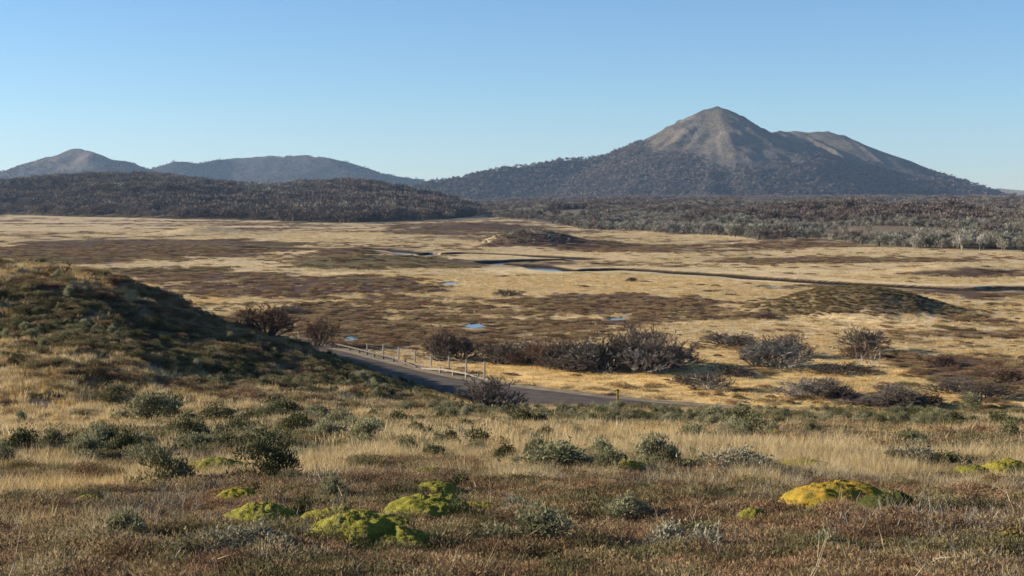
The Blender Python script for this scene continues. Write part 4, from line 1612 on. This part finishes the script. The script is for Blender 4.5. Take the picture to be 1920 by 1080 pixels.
# wooded hill on the left
X, Y = rs.uniform(-760, 40, 26000), rs.uniform(760, 1560, 26000)
u_ = 960 + F * X / Y
fr_ = np.interp(u_, FHU, FHR) + 30 * fbm(X, Y, 120, 2, 61.0)
Z = fh_h(X, Y)
gap = ss(0.36, 0.5, fbm(X, Y, 130, 3, 65.0))
keep = (Y > fr_ + 2) & (u_ > -130) & (u_ < 930) & (rs.rand(len(X)) > gap * .85) & (Z > height(X, Y) - .3) & (rs.rand(len(X)) < .55)
hx, hy, hz = X[keep], Y[keep], Z[keep]
hs = rs.uniform(6.0, 10.5, len(hx)) * (1 + .3 * fbm(hx, hy, 60, 2, 71.0))
hp = (fbm(hx, hy, 90, 3, 74.0) + rs.normal(0, .12, len(hx))) > .36
hv = np.where(hp, 4, 0) + rs.randint(0, 4, len(hx))
front = np.argsort(hy - np.interp(960 + F * hx / hy, FHU, FHR))
ind = front[:150]
rest = front[150:]
scatter('bare_wood', np.stack([hx, hy, hz - .4], 1)[rest], hs[rest], hv[rest], SD + SP, tilt=.05, seed=1, label='leafless wood covering the low hill at the left of the plain', sxy=rs.uniform(.9, 1.4, len(rest)))
for i in ind:
    o = link('bare_tree', TD[rs.randint(4)], loc=(hx[i], hy[i], hz[i] - .3))
    o.scale = (hs[i] * rs.uniform(.9, 1.3),) * 2 + (hs[i] * .9,)
    o.rotation_euler = (0, 0, rs.uniform(0, 6.28))
    tag(o, 'bare dark tree at the front edge of the wood on the left low hill', 'tree', 'trees at the front of the left wood')

# wood on the plateau right of centre
pieces = []
for (r0, r1, n_) in ((380, 700, 17000), (700, 1200, 22000), (1200, 2900, 18000)):
    a_, b_ = sector(n_, r0, r1, rs, 24)
    pieces.append((a_, b_))
X = np.concatenate([p[0] for p in pieces])
Y = np.concatenate([p[1] for p in pieces])
u_ = 960 + F * X / Y
fr_ = np.interp(u_, FRONT_U, FRONT_R) + 25 * fbm(X, Y, 60, 3, 31.0)
r_ = np.hypot(X, Y)
clr = fbm(X, Y, np.where(r_ < 900, 60.0, 150.0), 3, 72.0)
Zg = height(X, Y)
keep = (r_ > fr_) & (u_ > 790) & (rs.rand(len(X)) < 1.0 - 1.4 * ss(.06, .28, clr))
keep &= ~((u_ > 1020) & (u_ < 1105) & (r_ > 880) & (r_ < 1080))
keep &= Zg > fh_h(X, Y) - 1.0
X, Y, Z, r_, u_ = X[keep], Y[keep], Zg[keep], r_[keep], u_[keep]
tone = 1.3 * fbm(X, Y, 110, 3, 73.0) + 0.25 * ss(1000, 1500, u_) - .45 * ss(700, 1500, r_) + .10 - .9 * np.exp(-(((X - 132) / 40) ** 2 + ((Y - 690) / 70) ** 2)) - .9 * np.exp(-(((X - 178) / 50) ** 2 + ((Y - 640) / 65) ** 2))
pale = (tone + rs.normal(0, .16, len(X)) > -0.02)
S = rs.uniform(2.0, 3.9, len(X)) * np.where(pale, 1.0, 1.35) * (1 + .55 * fbm(X, Y, 30, 2, 75.0)) * rs.uniform(.8, 1.25, len(X)) * np.where(r_ > 1000, 1.35, 1.0)
order = np.argsort(-(S / r_) * np.where(r_ < fr_[keep] + 60, 1.0, .5))
ind, rest = order[:150], order[150:]
var = np.where(pale, 4 + rs.randint(0, 4, len(X)), rs.randint(0, 4, len(X)))
scatter('bare_wood', np.stack([X, Y, Z - .2], 1)[rest], S[rest], var[rest], SD + SP, tilt=.06, seed=2, label='low lichen grey wood on the flat ground below the mountain', sxy=rs.uniform(.8, 1.25, len(rest)))
for i in ind:
    o = link('bare_tree', (TP if pale[i] else TD)[rs.randint(4)], loc=(X[i], Y[i], Z[i] - .2))
    k = S[i] * rs.uniform(.85, 1.25)
    o.scale = (k, k, S[i])
    o.rotation_euler = (0, 0, rs.uniform(0, 6.28))
    if pale[i]:
        tag(o, 'low lichen grey tree at the near edge of the wood below the mountain', 'tree', 'grey trees at the near edge of the right wood')
    else:
        tag(o, 'low dark brown tree at the near edge of the wood below the mountain', 'tree', 'dark trees at the near edge of the right wood')

# trees on the mountain and on the far hills
X, Y = rs.uniform(-420, 1300, 60000), rs.uniform(2640, 3750, 60000)
Z = mt_h(X, Y)
f = mt_forest_and_shade(X, Y, Z)
keep = (rs.rand(len(X)) < f * .62) & (Z > -9) & (960 + F * X / Y > 700)
X, Y, Z = X[keep], Y[keep], Z[keep]
scatter('mountain_wood_and_shade', np.stack([X, Y, Z - .8], 1), rs.uniform(6.5, 11, len(X)), rs.randint(0, 3, len(X)), SLT, seed=3, label='leafless wood on the lower slopes of the mountain, added up its right face as shade', sxy=rs.uniform(1.0, 1.5, len(X)))

XS, YS, ZS = [], [], []
for zf, tv, seed, (x0, x1, y0, y1) in (HILL_A, HILL_B):
    X, Y = rs.uniform(max(x0, -2100), x1, 16000), rs.uniform(y0, y1, 16000)
    Z = zf(X, Y)
    f = ss(18, -18, Z - tv + 45 * fbm(X, Y, 200, 4, seed + 5)) * (.35 + .65 * ss(-.1, .3, fbm(X, Y, 90, 3, seed + 6)))
    k = (rs.rand(len(X)) < f * .6) & (Z > -5)
    XS.append(X[k]), YS.append(Y[k]), ZS.append(Z[k])
X, Y, Z = np.concatenate(XS), np.concatenate(YS), np.concatenate(ZS)
scatter('hill_wood', np.stack([X, Y, Z - 1.0], 1), rs.uniform(4, 7, len(X)), rs.randint(0, 3, len(X)), SLT, seed=5, label='leafless wood on the distant blue hills at the left', sxy=rs.uniform(1.1, 1.7, len(X)))

# scrub on the rocky mound in the plain
mx, my, mrx, mry, mh = MOUNDS[1]
X, Y = mx + rs.normal(0, mrx * .75, 900), my + rs.normal(0, mry * .75, 900)
keep = ((X - mx) / mrx) ** 2 + ((Y - my) / mry) ** 2 < 1.3
X, Y = X[keep], Y[keep]
Z = height(X, Y)
scatter('mound_scrub', np.stack([X, Y, Z - .1], 1), rs.uniform(.3, .85, len(X)), rs.randint(0, 4, len(X)), SP, seed=4, label='grey scrub covering the stony mound in the middle of the plain', sxy=rs.uniform(1.0, 1.6, len(X)))

# ------------------------------------------------------------------ ground cover
G1 = [source(grass_mesh('straw_tuft', M['straw'], 401 + i, 46, .34, .11, .0055, .6)) for i in range(3)] + [source(grass_mesh('golden_tuft', M['golden'], 411 + i, 46, .28, .12, .0055, .7)) for i in range(2)]
G2 = [source(grass_mesh('straw_clump', M['straw'], 421 + i, 60, .36, .26, .013, .6)) for i in range(3)] + [source(grass_mesh('golden_clump', M['golden'], 431 + i, 60, .30, .28, .013, .7)) for i in range(2)]
G3 = [source(grass_mesh('straw_patch', M['straw'], 441 + i, 70, .36, .60, .035, .7)) for i in range(2)] + [source(grass_mesh('golden_patch', M['golden'], 451 + i, 70, .32, .60, .035, .7)) for i in range(2)]
H1 = [source(heath_mesh('heath_mat', M['heath'], 461 + i, .26, .15, 2600, .0145)) for i in range(4)] + [source(heath_mesh('green_heath_mat', M['greenheath'], 471 + i, .24, .16, 2500, .0155)) for i in range(2)]
H2 = [source(heath_mesh('heath_clump', M['heath'], 481 + i, .45, .22, 1300, .034)) for i in range(3)] + [source(heath_mesh('green_heath_clump', M['greenheath'], 491 + i, .42, .24, 1300, .036)) for i in range(2)]
H3 = [source(heath_mesh('heath_patch', M['heath'], 501 + i, .85, .32, 800, .085)) for i in range(3)] + [source(heath_mesh('green_heath_patch', M['greenheath'], 511 + i, .8, .32, 800, .085)) for i in range(2)]


def twig_tuft(name, mat, seed, n, h, spread, wdt):
    rng = random.Random(seed)
    b = MB()
    for i in range(n):
        a = rng.uniform(0, 2 * pi)
        r = spread * math.sqrt(rng.random())
        p = np.array([r * math.cos(a), r * math.sin(a), -.02])
        dd = unit([math.cos(a) * .5 + rng.gauss(0, .3), math.sin(a) * .5 + rng.gauss(0, .3), 1])
        L = h * rng.uniform(.5, 1.1)
        pts = [p, p + dd * L * .5 + np.array([rng.gauss(0, .015), rng.gauss(0, .015), 0]), p + dd * L]
        b.strip(pts, wdt, unit(np.cross(dd, rdir(rng))))
        for k in range(3):
            f_ = rng.uniform(.35, .95)
            q0 = p + dd * L * f_
            nd = unit(dd + rdir(rng) * .8)
            b.strip([q0, q0 + nd * L * .15, q0 + nd * L * .3], wdt * .7, unit(np.cross(nd, rdir(rng))))
    return b.mesh(name, mat)


K1 = [source(twig_tuft('grey_twigs', M['greytwig'], 521 + i, 34, .24, .16, .005)) for i in range(2)]
ST = [source(twig_tuft('dry_stalk', M['stalk'], 531 + i, 3, .5, .05, .0042)) for i in range(3)]

# --- grass
pts, scl, var, rot = [], [], [], []


def lay(n, r0, r1, probf, srcn, smin, smax, extra=0.0, keepout=True):
    # the same density over a wider sector near the viewpoint, so that a step aside still stands in the heath
    ang = 50.0 if r1 <= 34 else (35.0 if r1 <= 104 else 27.0)
    n = int(n * ang / 25.0)
    x, y = sector(n, r0 if r0 > 10 else 4.5, r1, rs, ang)
    h_, g_ = cover(x, y)
    d_, _ = dist_poly(x, y, ROADP, 14)
    dr_, _ = dist_poly(x, y, RIVER, 14)
    k = (rs.rand(n) < probf(x, y, h_, g_)) & (d_ > 4.0 + extra) & (dr_ > 10.5)
    for (px, py, a, b) in POOLW:
        k &= (np.hypot((x - px) / a, (y - py) / b) > 1.15) & (np.hypot((x - px) / (a * 1.1), (y - py + 2.5) / (b + 2.5)) > 1.1)
    if keepout and r0 < 60:
        k &= clear_of(x, y)
    mx, my, rx, ry, _ = MOUNDS[0]
    k &= ((x - mx) / rx) ** 2 + ((y - my) / ry) ** 2 > 1.45
    x, y, h_, g_ = x[k], y[k], h_[k], g_[k]
    z = height(x, y)
    return np.stack([x, y, z], 1), rs.uniform(smin, smax, len(x)), h_, g_


def gold(x, y):
    return ss(-.1, .35, fbm(x, y, 9, 2, 81.0) + np.where((y > 90) & (y < 122), .45, np.where(y >= 122, -.12, 0)))


P1, s1, h1, g1 = lay(30000, 6, 22, lambda x, y, h, g: .16 + .80 * (1 - h), G1, .6, 1.15)
v1 = np.where(rs.rand(len(P1)) < .25 + .5 * gold(P1[:, 0], P1[:, 1]), 3 + rs.randint(0, 2, len(P1)), rs.randint(0, 3, len(P1)))
s1 = s1 * (1 - .45 * h1)
scatter('grass', P1, s1, v1, G1, tilt=.12, seed=11, label='dry straw grass between the heath in the foreground')
P2, s2, h2, g2 = lay(30000, 20, 62, lambda x, y, h, g: (.06 + .94 * (1 - h)) * (1 - .35 * g) * (.30 + .70 * ss(-.25, .2, fbm(x, y, 2.2, 3, 93.0))), G2, .6, 1.2)
v2 = np.where(rs.rand(len(P2)) < .2 + .5 * gold(P2[:, 0], P2[:, 1]), 3 + rs.randint(0, 2, len(P2)), rs.randint(0, 3, len(P2)))
scatter('grass', P2, s2, v2, G2, tilt=.12, seed=12, label='dry straw grass band on the slope')
P, s, h, g = lay(26000, 58, 96, lambda x, y, h, g: (.04 + .9 * (1 - h)) * (.35 + .65 * ss(-.25, .2, fbm(x, y, 2.6, 3, 97.0))), G2, .55, 1.05)
v = np.where(rs.rand(len(P)) < .25 + .4 * gold(P[:, 0], P[:, 1]), 3 + rs.randint(0, 2, len(P)), rs.randint(0, 3, len(P)))
scatter('grass', P, s, v, G2, tilt=.12, seed=15, label='dry straw grass on the far end of the slope')
P3_, s3, h3, g3 = lay(39000, 92, 260, lambda x, y, h, g: (.04 + .9 * (1 - h)) * np.where(y < 92, 1.0, np.where(y < 122, .5, .8)), G3, .6, 1.1)
v3 = np.where(rs.rand(len(P3_)) < .25 + .6 * gold(P3_[:, 0], P3_[:, 1]), 2 + rs.randint(0, 2, len(P3_)), rs.randint(0, 2, len(P3_)))
s3 = np.where(P3_[:, 1] > 92, s3 * .62, s3)
scatter('grass', P3_, s3, v3, G3, tilt=.1, seed=13, label='golden and straw coloured grass of the valley floor', sxy=np.where(P3_[:, 1] > 95, 1.7, 1.1))

SH = [source(SHR['grey'][i][0]) for i in range(3)] + [source(SHR['dark'][i][0]) for i in range(3)]
P, s, h, g = lay(9000, 13, 94, lambda x, y, h, g: (.06 + .50 * g) * ss(-.15, .3, fbm(x, y, 4.0, 3, 98.0)), SH, .28, .75)
scatter('shrublets', P, s, np.where(rs.rand(len(P)) < .62, rs.randint(0, 3, len(P)), 3 + rs.randint(0, 3, len(P))), SH, tilt=.1, seed=28, label='low grey green shrublets mixed into the slope grass')

# --- heath
P, s, h, g = lay(14500, 6, 22, lambda x, y, h, g: .10 + .9 * h, H1, .45, 1.5)
vv = np.where(rs.rand(len(P)) < .08 + .55 * ss(.05, .4, fbm(P[:, 0], P[:, 1], 1.6, 2, 91.0)) , 4 + rs.randint(0, 2, len(P)), rs.randint(0, 4, len(P)))
scatter('heath', P, s, vv, H1, tilt=.12, seed=21, label='low rusty brown heath plants in the foreground')
P, s, h, g = lay(19000, 20, 62, lambda x, y, h, g: .10 + .86 * h, H2, .4, 1.2)
vv = np.where(rs.rand(len(P)) < .15 + .6 * g, 3 + rs.randint(0, 2, len(P)), rs.randint(0, 3, len(P)))
scatter('heath', P, s, vv, H2, tilt=.1, seed=22, label='brown and green heath plants on the slope')
P, s, h, g = lay(16000, 58, 104, lambda x, y, h, g: .05 + .85 * h, H2, .7, 1.7)
vv = np.where(rs.rand(len(P)) < .2 + .6 * g, 3 + rs.randint(0, 2, len(P)), rs.randint(0, 3, len(P)))
scatter('heath', P, s, vv, H2, tilt=.1, seed=23, label='brown and green heath plants on the far end of the slope')
clump = lambda x, y: ss(-.05, .3, fbm(x, y, 6, 3, 83.0))
P, s, h, g = lay(60000, 98, 430, lambda x, y, h, g: (.012 + .55 * h * (.25 + .75 * clump(x, y))) * np.where(y > 240, .75, 1), H3, .5, 1.25)
vv = np.where(rs.rand(len(P)) < .06 + .35 * g, 3 + rs.randint(0, 2, len(P)), rs.randint(0, 3, len(P)))
scatter('heath', P, s, vv, H3, tilt=.05, seed=24, label='dark heath clumps spread over the valley floor', sxy=np.where(P[:, 1] > 240, 1.6, 1.1))

P, s, h, g = lay(20000, 96, 195, lambda x, y, h, g: .02 + .85 * h * (.45 + .55 * clump(x * 1.7, y * 1.7)), H3, .35, .85)
vv = np.where(rs.rand(len(P)) < .10 + .4 * g, 3 + rs.randint(0, 2, len(P)), rs.randint(0, 3, len(P)))
scatter('heath', P, s, vv, H3, tilt=.05, seed=26, label='small dark heath plants on the near valley floor')
P, s, h, g = lay(45000, 420, 930, lambda x, y, h, g: .30 * h * (.3 + .7 * clump(x * .4, y * .4)), H3, .6, 1.2)
vv = np.where(rs.rand(len(P)) < .08 + .35 * g, 3 + rs.randint(0, 2, len(P)), rs.randint(0, 3, len(P)))
wd = (np.hypot(P[:, 0], P[:, 1]) < np.interp(960 + F * P[:, 0] / P[:, 1], FRONT_U, FRONT_R) - 5)
scatter('heath', P[wd], s[wd], vv[wd], H3, tilt=.05, seed=25, label='dark heath clumps on the far part of the plain', sxy=np.full(wd.sum(), 2.4))
P, s, h, g = lay(26000, 255, 620, lambda x, y, h, g: .8 * (1 - h) * (.35 + .65 * ss(-.1, .3, fbm(x, y, 18, 3, 88.0))), G3, .6, 1.0)
wd = (np.hypot(P[:, 0], P[:, 1]) < np.interp(960 + F * P[:, 0] / P[:, 1], FRONT_U, FRONT_R) - 5)
scatter('grass', P[wd], s[wd], rs.randint(0, 2, wd.sum()), G3, tilt=.1, seed=14, label='pale grass tussocks on the far part of the plain', sxy=np.full(wd.sum(), 2.6))

mx, my, rx, ry, _ = MOUNDS[0]
X, Y = mx + rs.uniform(-1.4, 1.4, 3600) * rx, my + rs.uniform(-1.4, 1.4, 3600) * ry
q = ((X - mx) / rx) ** 2 + ((Y - my) / ry) ** 2
k = (q < 1.5 + .5 * fbm(X, Y, 4, 2, 96.0)) & (rs.rand(3600) < .9)
X, Y = X[k], Y[k]
Z = height(X, Y)
scatter('mound_heath', np.stack([X, Y, Z], 1), rs.uniform(.5, 1.1, len(X)), np.where(rs.rand(len(X)) < .45, 3 + rs.randint(0, 2, len(X)), rs.randint(0, 3, len(X))), H2, tilt=.1, seed=27, label='short olive brown heath covering the large round mound on the plain')

# --- grey twigs and dry stalks
P, s, h, g = lay(6500, 6, 30, lambda x, y, h, g: .7 * ss(-.1, .3, fbm(x, y, 3, 2, 85.0)), K1, .6, 1.3)
scatter('dead_twigs', P, s, rs.randint(0, 2, len(P)), K1, tilt=.15, seed=31, label='grey dead twigs among the foreground heath')
P, s, h, g = lay(1000, 6, 34, lambda x, y, h, g: .55 + 0 * x, ST, .5, 1.15, keepout=False)
scatter('dry_stalks', P, s, rs.randint(0, 3, len(P)), ST, tilt=.12, seed=32, label='thin pale dry flower stalks standing above the heath')

# ------------------------------------------------------------------ air
b = MB()
b.box((0, 0, 0), 19000, 19000, 1)
m, t, out = new_mat('haze')
pv = N(t, 'ShaderNodeVolumePrincipled')
pv.inputs['Color'].default_value = (0.48, 0.70, 1.0, 1)
pv.inputs['Density'].default_value = 5.2e-5
pv.inputs['Anisotropy'].default_value = 0.2
t.links.new(pv.outputs[0], out.inputs['Volume'])
me = b.mesh('haze', m)
o = link('haze', me, loc=(0, 0, 140))
o.scale = (1, 1, 330)
tag(o, kind='stuff')
